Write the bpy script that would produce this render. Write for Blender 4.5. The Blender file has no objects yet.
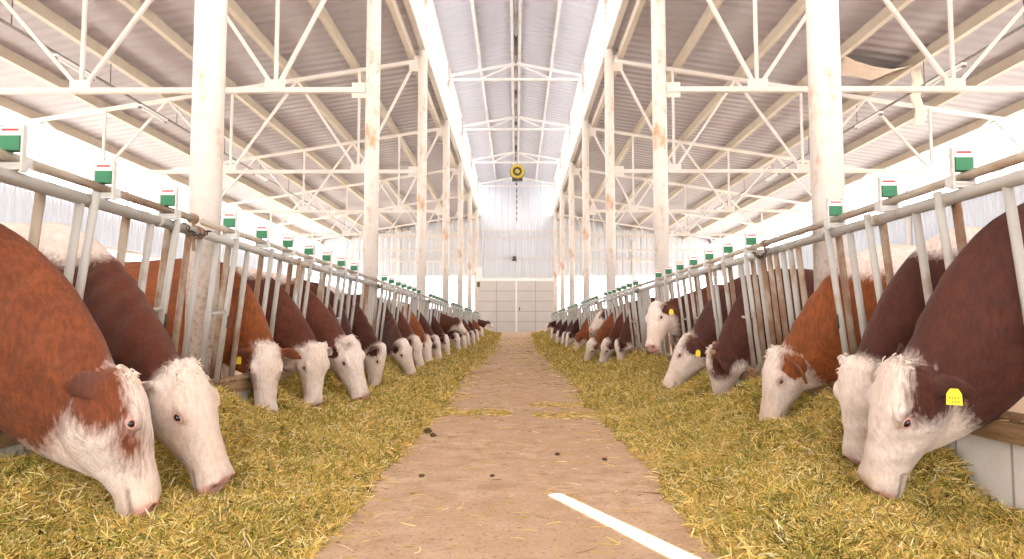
import bpy, math, random
import numpy as np
from mathutils import Vector, noise as mnoise

rnd = random.Random(7)
nrs = np.random.RandomState(11)
scn = bpy.context.scene
COL = scn.collection
V = Vector

# ------------------------------------------------------------------ settings
scn.view_settings.view_transform = 'Standard'
scn.view_settings.look = 'None'
scn.view_settings.gamma = 1.0
scn.view_settings.use_curve_mapping = False
scn.view_settings.exposure = 0.95
scn.cycles.use_denoising = True
scn.cycles.max_bounces = 8
scn.cycles.diffuse_bounces = 5
scn.cycles.transmission_bounces = 6
scn.cycles.sample_clamp_indirect = 6.0

# ------------------------------------------------------------------ main dimensions
RX = 2.10          # neck rail |x|
BX = 2.22          # foot of the barrier |x|
CX = 2.38          # columns |x|
COLY = [5.3 + 6.1 * i for i in range(7)]
END = 44.6
EAVE = 13.4
def roof_z(ax):
    return 7.98 - 0.155 * (ax - 2.4)
def floor_z(x, y):
    if y < 27: return 0.0
    t = min(1.0, (y - 27) / (END - 27)); t = t * t * (3 - 2 * t) * 0.4 + t * 0.6
    k = 1.0 if abs(x) < 2.1 else max(0.0, 1 - (abs(x) - 2.1) / 0.1)
    return 0.56 * t * k

# ------------------------------------------------------------------ object helpers
def thing(name, label, cat, loc=(0, 0, 0), rz=0.0, group=None):
    o = bpy.data.objects.new(name, None)
    o.empty_display_size = 0.1
    COL.objects.link(o)
    o.location = loc; o.rotation_euler = (0, 0, rz)
    o['label'] = label; o['category'] = cat
    if group: o['group'] = group
    return o

def tag(o, label, cat, group=None, kind=None):
    o['label'] = label; o['category'] = cat
    if group: o['group'] = group
    if kind: o['kind'] = kind
    return o

class MB:
    """collects shapes into one mesh"""
    def __init__(s): s.v = []; s.f = []
    def add(s, vs, fs):
        b = len(s.v); s.v += [tuple(p) for p in vs]; s.f += [tuple(i + b for i in f) for f in fs]; return s
    def box(s, c, d, R=None):
        hx, hy, hz = d[0] / 2, d[1] / 2, d[2] / 2
        p = [V((x, y, z)) for x in (-hx, hx) for y in (-hy, hy) for z in (-hz, hz)]
        if R is not None: p = [R @ q for q in p]
        c = V(c)
        return s.add([q + c for q in p], [(0, 1, 3, 2), (4, 6, 7, 5), (0, 4, 5, 1), (2, 3, 7, 6), (0, 2, 6, 4), (1, 5, 7, 3)])
    def tube(s, pts, r, n=10, caps=True):
        pts = [V(p) for p in pts]
        rs = r if isinstance(r, (list, tuple)) else [r] * len(pts)
        vs = []; up = None
        for i, p in enumerate(pts):
            t = (pts[min(i + 1, len(pts) - 1)] - pts[max(i - 1, 0)]).normalized()
            if up is None:
                up = V((0, 0, 1)) if abs(t.z) < .9 else V((1, 0, 0))
            a = t.cross(up).normalized(); b = a.cross(t).normalized(); up = b
            for k in range(n):
                an = 2 * math.pi * k / n
                vs.append(p + (a * math.cos(an) + b * math.sin(an)) * rs[i])
        fs = []
        for i in range(len(pts) - 1):
            for k in range(n):
                k2 = (k + 1) % n
                fs.append((i * n + k, i * n + k2, (i + 1) * n + k2, (i + 1) * n + k))
        if caps:
            fs.append(tuple(range(n - 1, -1, -1))); m = (len(pts) - 1) * n
            fs.append(tuple(m + k for k in range(n)))
        return s.add(vs, fs)
    def bar(s, p0, p1, w, h, up=(0, 0, 1)):
        """rectangular bar from p0 to p1"""
        p0, p1 = V(p0), V(p1); t = (p1 - p0).normalized(); up = V(up)
        a = t.cross(up)
        if a.length < 1e-4: a = t.cross(V((1, 0, 0)))
        a.normalize(); b = a.cross(t).normalized()
        vs = []
        for p in (p0, p1):
            for q in ((-1, -1), (1, -1), (1, 1), (-1, 1)):
                vs.append(p + a * q[0] * w / 2 + b * q[1] * h / 2)
        return s.add(vs, [(0, 3, 2, 1), (4, 5, 6, 7), (0, 1, 5, 4), (1, 2, 6, 5), (2, 3, 7, 6), (3, 0, 4, 7)])
    def lathe(s, c, prof, n=20, axis='z'):
        vs = []; fs = []
        for (r, z) in prof:
            for k in range(n):
                an = 2 * math.pi * k / n
                q = (r * math.cos(an), r * math.sin(an), z)
                if axis == 'y': q = (q[0], q[2], q[1])
                vs.append(V(q) + V(c))
        for i in range(len(prof) - 1):
            for k in range(n):
                k2 = (k + 1) % n
                fs.append((i * n + k, i * n + k2, (i + 1) * n + k2, (i + 1) * n + k))
        fs.append(tuple(range(n - 1, -1, -1))); m = (len(prof) - 1) * n
        fs.append(tuple(m + k for k in range(n)))
        return s.add(vs, fs)
    def build(s, name, mat, parent=None, smooth=False, loc=None):
        me = bpy.data.meshes.new(name)
        me.from_pydata(s.v, [], s.f); me.update()
        if mat is not None: me.materials.append(mat)
        if smooth: me.polygons.foreach_set('use_smooth', [True] * len(me.polygons))
        o = bpy.data.objects.new(name, me); COL.objects.link(o)
        if parent is not None: o.parent = parent
        if loc is not None: o.location = loc
        return o

def struct(o):
    o['kind'] = 'structure'; return o

# ------------------------------------------------------------------ materials
def srgb(r, g, b):
    f = lambda c: ((c / 255 + .055) / 1.055) ** 2.4 if c > 10 else c / 255 / 12.92
    return (f(r), f(g), f(b), 1)

class NT:
    def __init__(s, name):
        s.m = bpy.data.materials.new(name); s.m.use_nodes = True
        s.t = s.m.node_tree; s.t.nodes.clear()
        s.out = s.n('ShaderNodeOutputMaterial')
    def n(s, t, **kw):
        nd = s.t.nodes.new(t)
        for k, v in kw.items(): setattr(nd, k, v)
        return nd
    def l(s, a, b): s.t.links.new(a, b)
    def coords(s, scale=(1, 1, 1), kind='Object'):
        c = s.n('ShaderNodeTexCoord'); m = s.n('ShaderNodeMapping'); m.inputs['Scale'].default_value = scale
        s.l(c.outputs[kind], m.inputs['Vector']); return m.outputs['Vector']
    def noise(s, vec, scale, detail=4, rough=.55):
        nd = s.n('ShaderNodeTexNoise'); nd.inputs['Scale'].default_value = scale
        nd.inputs['Detail'].default_value = detail; nd.inputs['Roughness'].default_value = rough
        if vec is not None: s.l(vec, nd.inputs['Vector'])
        return nd.outputs['Fac']
    def ramp(s, fac, stops):
        r = s.n('ShaderNodeValToRGB'); e = r.color_ramp.elements
        while len(e) < len(stops): e.new(0.5)
        for i, (p, c) in enumerate(stops):
            e[i].position = p; e[i].color = c if len(c) == 4 else (*c, 1)
        s.l(fac, r.inputs['Fac']); return r.outputs['Color']
    def mix(s, fac, a, b, mode='MIX'):
        m = s.n('ShaderNodeMix', data_type='RGBA', blend_type=mode)
        for sock, val in ((0, fac), (6, a), (7, b)):
            if isinstance(val, (int, float)): m.inputs[sock].default_value = val
            elif isinstance(val, tuple): m.inputs[sock].default_value = val
            else: s.l(val, m.inputs[sock])
        return m.outputs[2]
    def math(s, op, a, b=None, clamp=False):
        m = s.n('ShaderNodeMath', operation=op); m.use_clamp = clamp
        for i, v in enumerate((a, b)):
            if v is None: continue
            if isinstance(v, (int, float)): m.inputs[i].default_value = v
            else: s.l(v, m.inputs[i])
        return m.outputs[0]
    def bsdf(s, color, rough=.6, metal=0.0, bump=None, bdist=.01, bstr=.6, spec=.4):
        b = s.n('ShaderNodeBsdfPrincipled')
        if isinstance(color, tuple): b.inputs['Base Color'].default_value = color
        else: s.l(color, b.inputs['Base Color'])
        if isinstance(rough, (int, float)): b.inputs['Roughness'].default_value = rough
        else: s.l(rough, b.inputs['Roughness'])
        b.inputs['Metallic'].default_value = metal
        b.inputs['Specular IOR Level'].default_value = spec
        if bump is not None:
            bp = s.n('ShaderNodeBump'); bp.inputs['Distance'].default_value = bdist; bp.inputs['Strength'].default_value = bstr
            s.l(bump, bp.inputs['Height']); s.l(bp.outputs[0], b.inputs['Normal'])
        return b
    def done(s, sh):
        s.l(sh.outputs[0] if hasattr(sh, 'outputs') else sh, s.out.inputs['Surface']); return s.m

M = {}
def mk(name, base, var=None, scale=6, rough=.6, metal=0.0, bump=0.0, cs=(1, 1, 1), spec=.4):
    t = NT(name); vec = t.coords(cs)
    nz = t.noise(vec, scale, 5)
    c = t.mix(t.math('MULTIPLY', nz, 1.0), base, var or base) if var else base
    M[name] = t.done(t.bsdf(c, rough, metal, nz if bump else None, bump, .7, spec))
    return M[name]

def rusty(name, paint, rust, amount, scale=7, rough=.5, cs=(1, 1, .6), low=0.0):
    t = NT(name); vec = t.coords(cs)
    n1 = t.noise(vec, scale, 8, .65); n2 = t.noise(vec, scale * .23, 3)
    n3 = t.noise(vec, scale * 6, 4)
    m = t.math('ADD', t.math('MULTIPLY', n1, .6), t.math('MULTIPLY', n2, .5))
    fac = t.ramp(m, [(amount, (0, 0, 0)), (amount + .10, (1, 1, 1))])
    soft = t.ramp(m, [(amount - .16, (0, 0, 0)), (amount + .14, (.55, .55, .55))])
    pc = t.mix(n3, paint, tuple(c * .9 for c in paint[:3]) + (1,))
    c = t.mix(soft, pc, tuple(.5 * a + .5 * b for a, b in zip(paint, rust)))
    c = t.mix(t.math('MULTIPLY', fac, .8), c, rust)
    if low:   # splashes of rust and dirt near the ground
        sx = t.n('ShaderNodeSeparateXYZ'); t.l(t.coords(), sx.inputs[0])
        hz = t.ramp(t.math('MULTIPLY', sx.outputs[2], 1 / low), [(.25, (1, 1, 1)), (1.0, (0, 0, 0))])
        sp = t.ramp(t.noise(t.coords(), 26, 6, .7), [(.52, (0, 0, 0)), (.60, (1, 1, 1))])
        c = t.mix(t.math('MULTIPLY', t.math('MULTIPLY', sp, hz), .75), c, srgb(168, 110, 62))
    M[name] = t.done(t.bsdf(c, rough, 0, n1, .004, .5))
    return M[name]

rusty('white_paint', srgb(224, 220, 214), srgb(168, 112, 66), .66, 5)
rusty('column_paint', srgb(224, 217, 209), srgb(186, 132, 86), .585, 6.5, low=1.9)
rusty('truss_paint', srgb(216, 209, 203), srgb(182, 150, 122), .66, 5, .55, (1, 1, 1))
rusty('galvanised', srgb(178, 175, 168), srgb(142, 106, 74), .60, 7, .38)
rusty('galvanised_rust', srgb(172, 158, 140), srgb(128, 88, 58), .50, 8, .5)
rusty('rail_rust', srgb(190, 178, 160), srgb(146, 104, 70), .55, 5, .45, (1, .3, 1))
mk('purlin_paint', srgb(196, 186, 172), srgb(170, 156, 138), 3, .6)
mk('sign_green', srgb(34, 104, 66), srgb(52, 118, 80), 20, .5)
mk('sign_red', srgb(206, 44, 48), srgb(220, 70, 66), 20, .5)
mk('sign_white', srgb(235, 232, 228), None, 20, .5)
mk('silver', srgb(205, 204, 200), srgb(170, 165, 155), 30, .35)
mk('iron_dark', srgb(52, 48, 46), srgb(84, 66, 52), 25, .55)
mk('tag_yellow', srgb(240, 205, 20), srgb(250, 220, 40), 20, .4)
mk('tag_ink', srgb(70, 60, 20), None, 5, .6)
mk('eye_ball', srgb(22, 14, 12), srgb(40, 26, 20), 20, .08, spec=.6)
mk('eye_lid', srgb(216, 172, 158), srgb(176, 122, 108), 60, .5)
mk('horn', srgb(176, 134, 100), srgb(140, 98, 70), 20, .5)
mk('lamp_yellow', srgb(196, 172, 50), srgb(150, 130, 44), 12, .45)
mk('lamp_dark', srgb(44, 40, 36), srgb(70, 62, 52), 12, .5)
mk('tube_white', srgb(236, 236, 236), None, 5, .4)
mk('wire_grey', srgb(140, 134, 128), srgb(110, 104, 98), 9, .5)
mk('sheet_cloth', srgb(226, 212, 198), srgb(206, 186, 168), 4, .8)
mk('door_panel', srgb(206, 202, 198), srgb(194, 188, 182), 2, .6)
mk('door_rib', srgb(170, 162, 156), srgb(180, 170, 160), 3, .6)
mk('dung', srgb(78, 60, 40), srgb(108, 86, 58), 30, .9, bump=.01)
mk('hoof', srgb(60, 48, 40), None, 10, .6)

def m_wood():
    t = NT('plank_wood'); vec = t.coords((3, .25, 3))
    n = t.noise(vec, 9, 8, .7)
    c = t.ramp(n, [(.3, srgb(96, 72, 48)), (.55, srgb(148, 116, 82)), (.8, srgb(180, 150, 112))])
    M['plank_wood'] = t.done(t.bsdf(c, .8, 0, n, .01, .8))
m_wood()

def m_curb():
    t = NT('curb_white'); vec = t.coords()
    n = t.noise(vec, 5, 6); n2 = t.noise(vec, 40, 3)
    c = t.mix(n, srgb(238, 234, 228), srgb(206, 198, 186))
    st = t.ramp(n2, [(.62, (0, 0, 0)), (.75, (1, 1, 1))])
    c = t.mix(t.math('MULTIPLY', st, .35), c, srgb(150, 130, 96))
    M['curb_white'] = t.done(t.bsdf(c, .6, 0, n2, .004, .4))
    mk('joint_grey', srgb(160, 152, 142), None, 5, .8)
m_curb()

def m_floor():
    t = NT('earth_floor'); vec = t.coords()
    n1 = t.noise(vec, .55, 6, .6); n2 = t.noise(vec, 5, 8, .65); n3 = t.noise(vec, 42, 6, .7); n4 = t.noise(vec, 140, 3, .6)
    c = t.ramp(n2, [(.30, srgb(176, 142, 112)), (.5, srgb(210, 178, 148)), (.68, srgb(232, 206, 180))])
    c = t.mix(t.ramp(n1, [(.35, (0, 0, 0)), (.65, (1, 1, 1))]), c, srgb(204, 170, 138))
    pale = t.ramp(t.noise(t.coords((1, .7, 1)), 2.3, 9, .7), [(.60, (0, 0, 0)), (.68, (1, 1, 1))])
    c = t.mix(t.math('MULTIPLY', pale, .55), c, srgb(228, 206, 190))
    speck = t.ramp(n3, [(.55, (0, 0, 0)), (.65, (1, 1, 1))])
    c = t.mix(t.math('MULTIPLY', speck, .7), c, srgb(132, 102, 70))
    sp2 = t.ramp(n4, [(.63, (0, 0, 0)), (.70, (1, 1, 1))])
    c = t.mix(t.math('MULTIPLY', sp2, .55), c, srgb(226, 206, 170))
    h = t.math('ADD', t.math('MULTIPLY', n2, .6), t.math('MULTIPLY', n3, .4))
    M['earth_floor'] = t.done(t.bsdf(c, .9, 0, h, .05, .8, .2))
m_floor()

def m_hay():
    t = NT('hay_mat'); vec = t.coords()
    n = t.noise(vec, 30, 8, .75); n2 = t.noise(vec, 2.2, 4)
    c = t.ramp(n, [(.3, srgb(86, 72, 28)), (.5, srgb(146, 122, 56)), (.7, srgb(206, 178, 98))])  # dark tones stand in for shaded gaps between stalks
    c = t.mix(t.math('MULTIPLY', t.ramp(n2, [(.4, (0, 0, 0)), (.65, (1, 1, 1))]), .35), c, srgb(146, 140, 60))
    M['hay_bed'] = t.done(t.bsdf(c, .9, 0, n, .05, 1, .1))
    t = NT('hay_strand'); a = t.n('ShaderNodeAttribute'); a.attribute_name = 'tint'
    b = t.bsdf(a.outputs['Color'], .75, 0, None, spec=.2)
    tr = t.n('ShaderNodeBsdfTranslucent'); t.l(a.outputs['Color'], tr.inputs['Color'])
    mx = t.n('ShaderNodeMixShader'); mx.inputs[0].default_value = .2
    t.l(b.outputs[0], mx.inputs[1]); t.l(tr.outputs[0], mx.inputs[2])
    M['hay_strand'] = t.done(mx)
m_hay()

def m_sheet(name, c1, c2, axis, pitch, trans, ts=(1, 1, 1), bdist=.03, tcol=None):
    """ribbed roofing / walling sheet, part of the daylight passes through it"""
    t = NT(name); vec = t.coords()
    sx = t.n('ShaderNodeSeparateXYZ'); t.l(vec, sx.inputs[0])
    w = t.math('SINE', t.math('MULTIPLY', sx.outputs[axis], 2 * math.pi / pitch))
    rib = t.ramp(t.math('MULTIPLY_ADD', w, .5), [(.0, (0, 0, 0)), (.35, (1, 1, 1))])
    n = t.noise(t.coords(ts), 1.2, 7, .6)
    c = t.mix(n, c1, c2)
    b = t.bsdf(c, .6, 0, w, bdist, .7, .3)
    if trans:
        tr = t.n('ShaderNodeBsdfTranslucent')
        if tcol is None: t.l(c, tr.inputs['Color'])
        else: tr.inputs['Color'].default_value = tcol
        mx = t.n('ShaderNodeMixShader'); mx.inputs[0].default_value = trans
        t.l(b.outputs[0], mx.inputs[1]); t.l(tr.outputs[0], mx.inputs[2]); b = mx
    M[name] = t.done(b)
m_sheet('roof_sheet', srgb(182, 177, 182), srgb(158, 152, 157), 1, .35, .05, (.5, .15, .5))
m_sheet('monitor_sheet', srgb(198, 197, 202), srgb(180, 179, 184), 1, .35, .07, (.6, .3, .6))
m_sheet('wall_sheet', srgb(216, 219, 224), srgb(200, 204, 211), 0, .38, .0, bdist=.03)
m_sheet('side_sheet', srgb(206, 212, 222), srgb(190, 197, 210), 1, .38, .03, bdist=.03)
m_sheet('clear_strip', srgb(250, 250, 250), srgb(244, 245, 248), 1, 1.0, .75, bdist=.005)

def m_coat(name, cA, cB, cDark):
    t = NT(name)
    at = t.n('ShaderNodeAttribute'); at.attribute_name = 'mask'
    sep = t.n('ShaderNodeSeparateColor'); t.l(at.outputs['Color'], sep.inputs[0])
    vec = t.coords()
    nb = t.noise(vec, 26, 6, .7); nm = t.noise(vec, 7, 4); nf = t.noise(t.coords((1, 2.2, 1)), 120, 4, .7); nl = t.noise(vec, 2.2, 3)
    nst = t.noise(t.coords((45, 90, 16)), 1.0, 5, .65)
    # coat patches: sharp but ragged edge
    e = t.math('ADD', sep.outputs[0], t.math('MULTIPLY', t.math('SUBTRACT', nst, .5), .11))
    e = t.math('ADD', e, t.math('MULTIPLY', t.math('SUBTRACT', nb, .5), .035))
    fac = t.ramp(t.math('MULTIPLY_ADD', e, 12.0), [(.0, (0, 0, 0)), (1.0, (1, 1, 1))])
    t.t.nodes[-1]
    fac_m = [nd for nd in t.t.nodes if nd.type == 'MATH' and nd.operation == 'MULTIPLY_ADD'][-1]
    fac_m.inputs[2].default_value = .5; fac_m.use_clamp = True
    br = t.mix(t.ramp(nm, [(.3, (0, 0, 0)), (.7, (1, 1, 1))]), cA, cB)
    br = t.mix(t.math('MULTIPLY', t.ramp(nst, [(.42, (1, 1, 1)), (.60, (0, 0, 0))]), .45), br, cDark)
    wh = t.mix(t.ramp(nb, [(.35, (0, 0, 0)), (.7, (1, 1, 1))]), srgb(243, 230, 220), srgb(228, 206, 190))
    wh = t.mix(t.math('MULTIPLY', t.ramp(nl, [(.48, (0, 0, 0)), (.70, (1, 1, 1))]), .5), wh, srgb(206, 168, 128))
    wh = t.mix(t.math('MULTIPLY', t.ramp(nst, [(.38, (1, 1, 1)), (.55, (0, 0, 0))]), .3), wh, srgb(196, 164, 140))
    c = t.mix(fac, br, wh)
    c = t.mix(sep.outputs[1], c, srgb(226, 168, 156))
    c = t.mix(sep.outputs[2], c, srgb(38, 24, 22))
    h = t.math('ADD', t.math('MULTIPLY', nst, .6), t.math('MULTIPLY', nf, .35))
    b = t.bsdf(c, .6, 0, h, .02, .75, .3)
    b.inputs['Sheen Weight'].default_value = .06; b.inputs['Sheen Roughness'].default_value = .4
    M[name] = t.done(b)
m_coat('coat_ginger', srgb(150, 80, 32), srgb(132, 68, 26), srgb(78, 38, 16))
m_coat('coat_chestnut', srgb(134, 70, 32), srgb(116, 57, 26), srgb(66, 32, 15))
m_coat('coat_red', srgb(104, 50, 28), srgb(91, 41, 22), srgb(52, 24, 13))
m_coat('coat_brown', srgb(88, 41, 26), srgb(75, 34, 21), srgb(44, 20, 13))
m_coat('coat_dark', srgb(72, 34, 26), srgb(62, 28, 21), srgb(36, 17, 13))
t = NT('forelock_hair'); nz = t.noise(t.coords(), 60, 3)
M['forelock_hair'] = t.done(t.bsdf(t.mix(nz, srgb(246, 234, 222), srgb(214, 186, 160)), .6, 0, None, spec=.3))

# ------------------------------------------------------------------ setting: floor, ground, roof, walls
def grid_obj(name, xs, ys, zf, mat, smooth=True):
    nx, ny = len(xs), len(ys)
    vs = [(x, y, zf(x, y)) for y in ys for x in xs]
    fs = [(j * nx + i, j * nx + i + 1, (j + 1) * nx + i + 1, (j + 1) * nx + i) for j in range(ny - 1) for i in range(nx - 1)]
    mb = MB(); mb.v = vs; mb.f = fs
    return mb.build(name, mat, None, smooth)
xs = [-EAVE - .3, -8, -5, -3, -2.2, -2.1] + [-1.75 + .35 * i for i in range(11)] + [2.1, 2.2, 3, 5, 8, EAVE + .3]
ys = [-9 + 1.2 * i for i in range(46)]
ys = [y for y in ys if y < END] + [END + .1]
struct(grid_obj('floor', xs, ys, floor_z, M['earth_floor']))
mk('outside_ground', srgb(226, 222, 214), srgb(210, 205, 195), .5, .95)
struct(grid_obj('ground', [-90, 90], [-60, 160], lambda x, y: -.05, M['outside_ground']))

RY0, RY1 = -9.0, END + .1
def slab(name, pts, th, mat):
    """a sheet over four corner points with thickness th upward"""
    mb = MB(); p = [V(q) for q in pts]; n = (p[1] - p[0]).cross(p[3] - p[0]).normalized()
    if n.z < 0: n = -n
    mb.add(p + [q + n * th for q in p], [(3, 2, 1, 0), (4, 5, 6, 7), (0, 1, 5, 4), (1, 2, 6, 5), (2, 3, 7, 6), (3, 0, 4, 7)])
    return mb.build(name, mat)
MZ0, MZ1 = 10.0, 10.62     # monitor eave and ridge heights
for sx, nm in ((-1, 'left'), (1, 'right')):
    o = slab('roof_' + nm, [(sx * 2.40, RY0, roof_z(2.4)), (sx * EAVE, RY0, roof_z(EAVE)), (sx * EAVE, RY1, roof_z(EAVE)), (sx * 2.40, RY1, roof_z(2.4))], .05, M['roof_sheet'])
    struct(o)

# monitor roof: the right half carries a narrow slot, unseen and shaped to throw one streak of sun in
def monitor_half(sx, slot):
    mb = MB()
    def P(ax, y): return V((sx * ax, y, MZ1 - (MZ1 - MZ0) * ax / 2.75))
    def quad(a0, y0, a1, y1):
        q = [P(a0, y0), P(a1, y0), P(a1, y1), P(a0, y1)]; up = V((0, 0, .05))
        f = [(3, 2, 1, 0), (4, 5, 6, 7), (0, 1, 5, 4), (1, 2, 6, 5), (2, 3, 7, 6), (3, 0, 4, 7)]
        mb.add(q + [p + up for p in q], f)
    if not slot:
        quad(0.02, RY0, 2.75, RY1)
    else:
        mb2 = MB()
        # slot polygon in (x,y); sheet is split into four pieces around the slanted slot
        (xa, ya), (xb, yb), wd = slot
        d = (V((xb - xa, yb - ya, 0))).normalized(); nrm = V((-d.y, d.x, 0)) * wd / 2
        A = V((xa, ya, 0)); B = V((xb, yb, 0))
        s = [A - nrm * .7, A + nrm * .7, B + nrm, B - nrm]
        y_lo, y_hi = min(ya, yb) - .4, max(ya, yb) + .4
        quad(0.02, RY0, 2.75, y_lo); quad(0.02, y_hi, 2.75, RY1)
        outer = [(0.02, y_lo), (2.75, y_lo), (2.75, y_hi), (0.02, y_hi)]
        inner = sorted([(abs(p.x), p.y) for p in s], key=lambda q: math.atan2(q[1] - (ya + yb) / 2, q[0] - abs(xa + xb) / 2))
        k0 = min(range(4), key=lambda k: (inner[k][0] - outer[0][0]) ** 2 + (inner[k][1] - outer[0][1]) ** 2)
        inner = inner[k0:] + inner[:k0]
        vs = [P(*q) for q in outer] + [P(*q) for q in inner]
        mb.add(vs, [(i, (i + 1) % 4, 4 + (i + 1) % 4, 4 + i) for i in range(4)])
    return mb
SUN_EL, SUN_AZ = math.radians(62), None
# streak on the floor between these two points, traced back along the sun direction to the roof
ST0, ST1 = V((.20, 3.72, 0)), V((.72, 2.52, 0))
sun_dir = V((.10, .36, -1)).normalized()     # travel direction of the light
def back_to_roof(p, sx):
    # monitor plane: z = MZ1 - k*sx*x
    k = (MZ1 - MZ0) / 2.75
    tt = (MZ1 - k * sx * p.x - p.z) / (-sun_dir.z + k * sx * (-sun_dir.x))
    q = p - sun_dir * tt
    return q
qa, qb = back_to_roof(ST0, -1), back_to_roof(ST1, -1)
SLOT_SIDE = -1
if qa.x > -0.05 or qb.x > -0.05:
    pass
struct(monitor_half(-1, ((qa.x, qa.y), (qb.x, qb.y), .085)).build('roof_monitor_left', M['monitor_sheet']))
struct(monitor_half(1, None).build('roof_monitor_right', M['monitor_sheet']))
mb = MB(); mb.box((0, (RY0 + RY1) / 2, MZ1 + .06), (.34, RY1 - RY0, .03)); struct(mb.build('trim_ridge_cap', M['white_paint']))  # cap added over the ridge gap to block stray sun

for sx, nm in ((-1, 'left'), (1, 'right')):
    mb = MB(); mb.box((sx * 2.40, (RY0 + RY1) / 2, (roof_z(2.4) + .22 + MZ0) / 2), (.03, RY1 - RY0, MZ0 - roof_z(2.4) - .3))
    o = mb.build('window_clerestory_' + nm, M['clear_strip']); struct(o)
    mb = MB(); mb.box((sx * 2.38, (RY0 + RY1) / 2, MZ0 - .08), (.12, RY1 - RY0, .16)); mb.box((sx * 2.38, (RY0 + RY1) / 2, roof_z(2.4) + .05), (.14, RY1 - RY0, .2))
    struct(mb.build('trim_clerestory_' + nm, M['white_paint']))

# end wall: ribbed sheet above, open band below, door in the middle
DZ0, DZ1, DHW = .56, 3.80, 2.48
def corrugated(p0, p1, z0, z1, pitch=.19, depth=.035, zt0=None, zt1=None):
    """vertical ribbed sheet between p0 and p1 (xy); optional sloping top zt0..zt1"""
    mb = MB(); p0 = V((p0[0], p0[1], 0)); p1 = V((p1[0], p1[1], 0)); L = (p1 - p0).length; d = (p1 - p0) / L; nn = V((-d.y, d.x, 0))
    n = max(2, int(L / pitch)); vs = []; prof = [0, 0, 1, 1]
    st = []
    for i in range(n):
        for k, fr in enumerate((0, .5, .6, .9)):
            st.append(((i + fr) / n * L, prof[k] * depth))
    st.append((L, 0))
    for (s_, o_) in st:
        q = p0 + d * s_ + nn * o_; f = s_ / L
        zt = z1 if zt0 is None else zt0 + (zt1 - zt0) * f
        vs += [V((q.x, q.y, z0)), V((q.x, q.y, zt))]
    fs = [(2 * i, 2 * i + 2, 2 * i + 3, 2 * i + 1) for i in range(len(st) - 1)]
    return mb.add(vs, fs)
mb = MB()
def merge(a): mb.add(a.v, a.f)
merge(corrugated((-EAVE, END), (-2.4, END), 4.15, 0, zt0=roof_z(EAVE), zt1=roof_z(2.4)))
merge(corrugated((2.4, END), (EAVE, END), 4.15, 0, zt0=roof_z(2.4), zt1=roof_z(EAVE)))
merge(corrugated((-2.4, END), (0, END), DZ1 + .1, 0, zt0=MZ0 + .08, zt1=MZ1))
merge(corrugated((0, END), (2.4, END), DZ1 + .1, 0, zt0=MZ1, zt1=MZ0 + .08))
struct(mb.build('wall_end', M['wall_sheet']))
mb = MB()
for sx in (-1, 1):
    mb.box((sx * (EAVE + 2.6) / 2, END, .55), (EAVE - 2.6, .2, 1.1))
struct(mb.build('wall_end_low', M['curb_white']))
mb = MB()
for z in (4.12, 5.25, 6.6, 7.0):
    mb.box((0, END - .08, z), (EAVE * 2, .08, .06))
struct(mb.build('trim_end_girt', M['truss_paint']))
mb = MB()
for x in (-7.5, 7.5):
    mb.box((x, END - .05, 3.2), (.16, .16, 6.4))
for x in (-2.55, 2.55):
    mb.box((x, END - .02, 5.0), (.14, .16, 10.0))
struct(mb.build('trim_end_post', M['white_paint']))
for sx, nm in ((-1, 'left'), (1, 'right')):
    mb = corrugated((sx * EAVE, RY0), (sx * EAVE, END), 3.5, 4.75)
    struct(mb.build('wall_' + nm, M['side_sheet']))
    mb = MB(); mb.box((sx * EAVE, (RY0 + END) / 2, .9), (.2, END - RY0, 1.8))
    struct(mb.build('wall_low_' + nm, M['curb_white']))
    mb = MB(); mb.box((sx * (EAVE - .06), (RY0 + END) / 2, 4.8), (.08, END - RY0, .1)); mb.box((sx * (EAVE - .06), (RY0 + END) / 2, 3.45), (.08, END - RY0, .1))
    struct(mb.build('trim_side_' + nm, M['truss_paint']))

mb = corrugated((-EAVE, RY0), (-7.0, RY0), 0, roof_z(EAVE)); merge2 = corrugated((7.0, RY0), (EAVE, RY0), 0, roof_z(EAVE)); mb.add(merge2.v, merge2.f)
struct(mb.build('wall_back', M['side_sheet']))  # unseen wall added behind the camera, gap sized for fill light
# door
mb = MB()
for sx in (-1, 1): mb.box((sx * (DHW + .06), END - .12, (DZ0 + DZ1) / 2), (.14, .14, DZ1 - DZ0))
mb.box((0, END - .12, DZ1 + .07), (2 * DHW + .4, .16, .16))
dr = mb.build('door_1', M['sign_white']); struct(dr)
mb = MB()
for sx in (-1, 1):
    mb.box((sx * DHW / 2, END - .10, (DZ0 + DZ1) / 2), (DHW - .04, .05, DZ1 - DZ0))
mb.build('door_leaf', M['door_panel'], dr)
mb = MB()
for k in range(1, 5):
    mb.box((0, END - .14, DZ0 + (DZ1 - DZ0) * k / 5), (2 * DHW, .04, .05))
for x in (-1.24, 1.24): mb.box((x, END - .14, (DZ0 + DZ1) / 2), (.06, .045, DZ1 - DZ0))
mb.build('door_rib', M['door_rib'], dr)
mb = MB(); mb.box((.02, END - .16, (DZ0 + DZ1) / 2 - .1), (.1, .06, DZ1 - DZ0 + .2)); mb.build('door_meeting_post', M['sign_white'], dr)
mb = MB(); mb.box((.22, END - .18, DZ0 + 1.45), (.06, .06, .2)); mb.build('door_handle', M['iron_dark'], dr)

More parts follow.
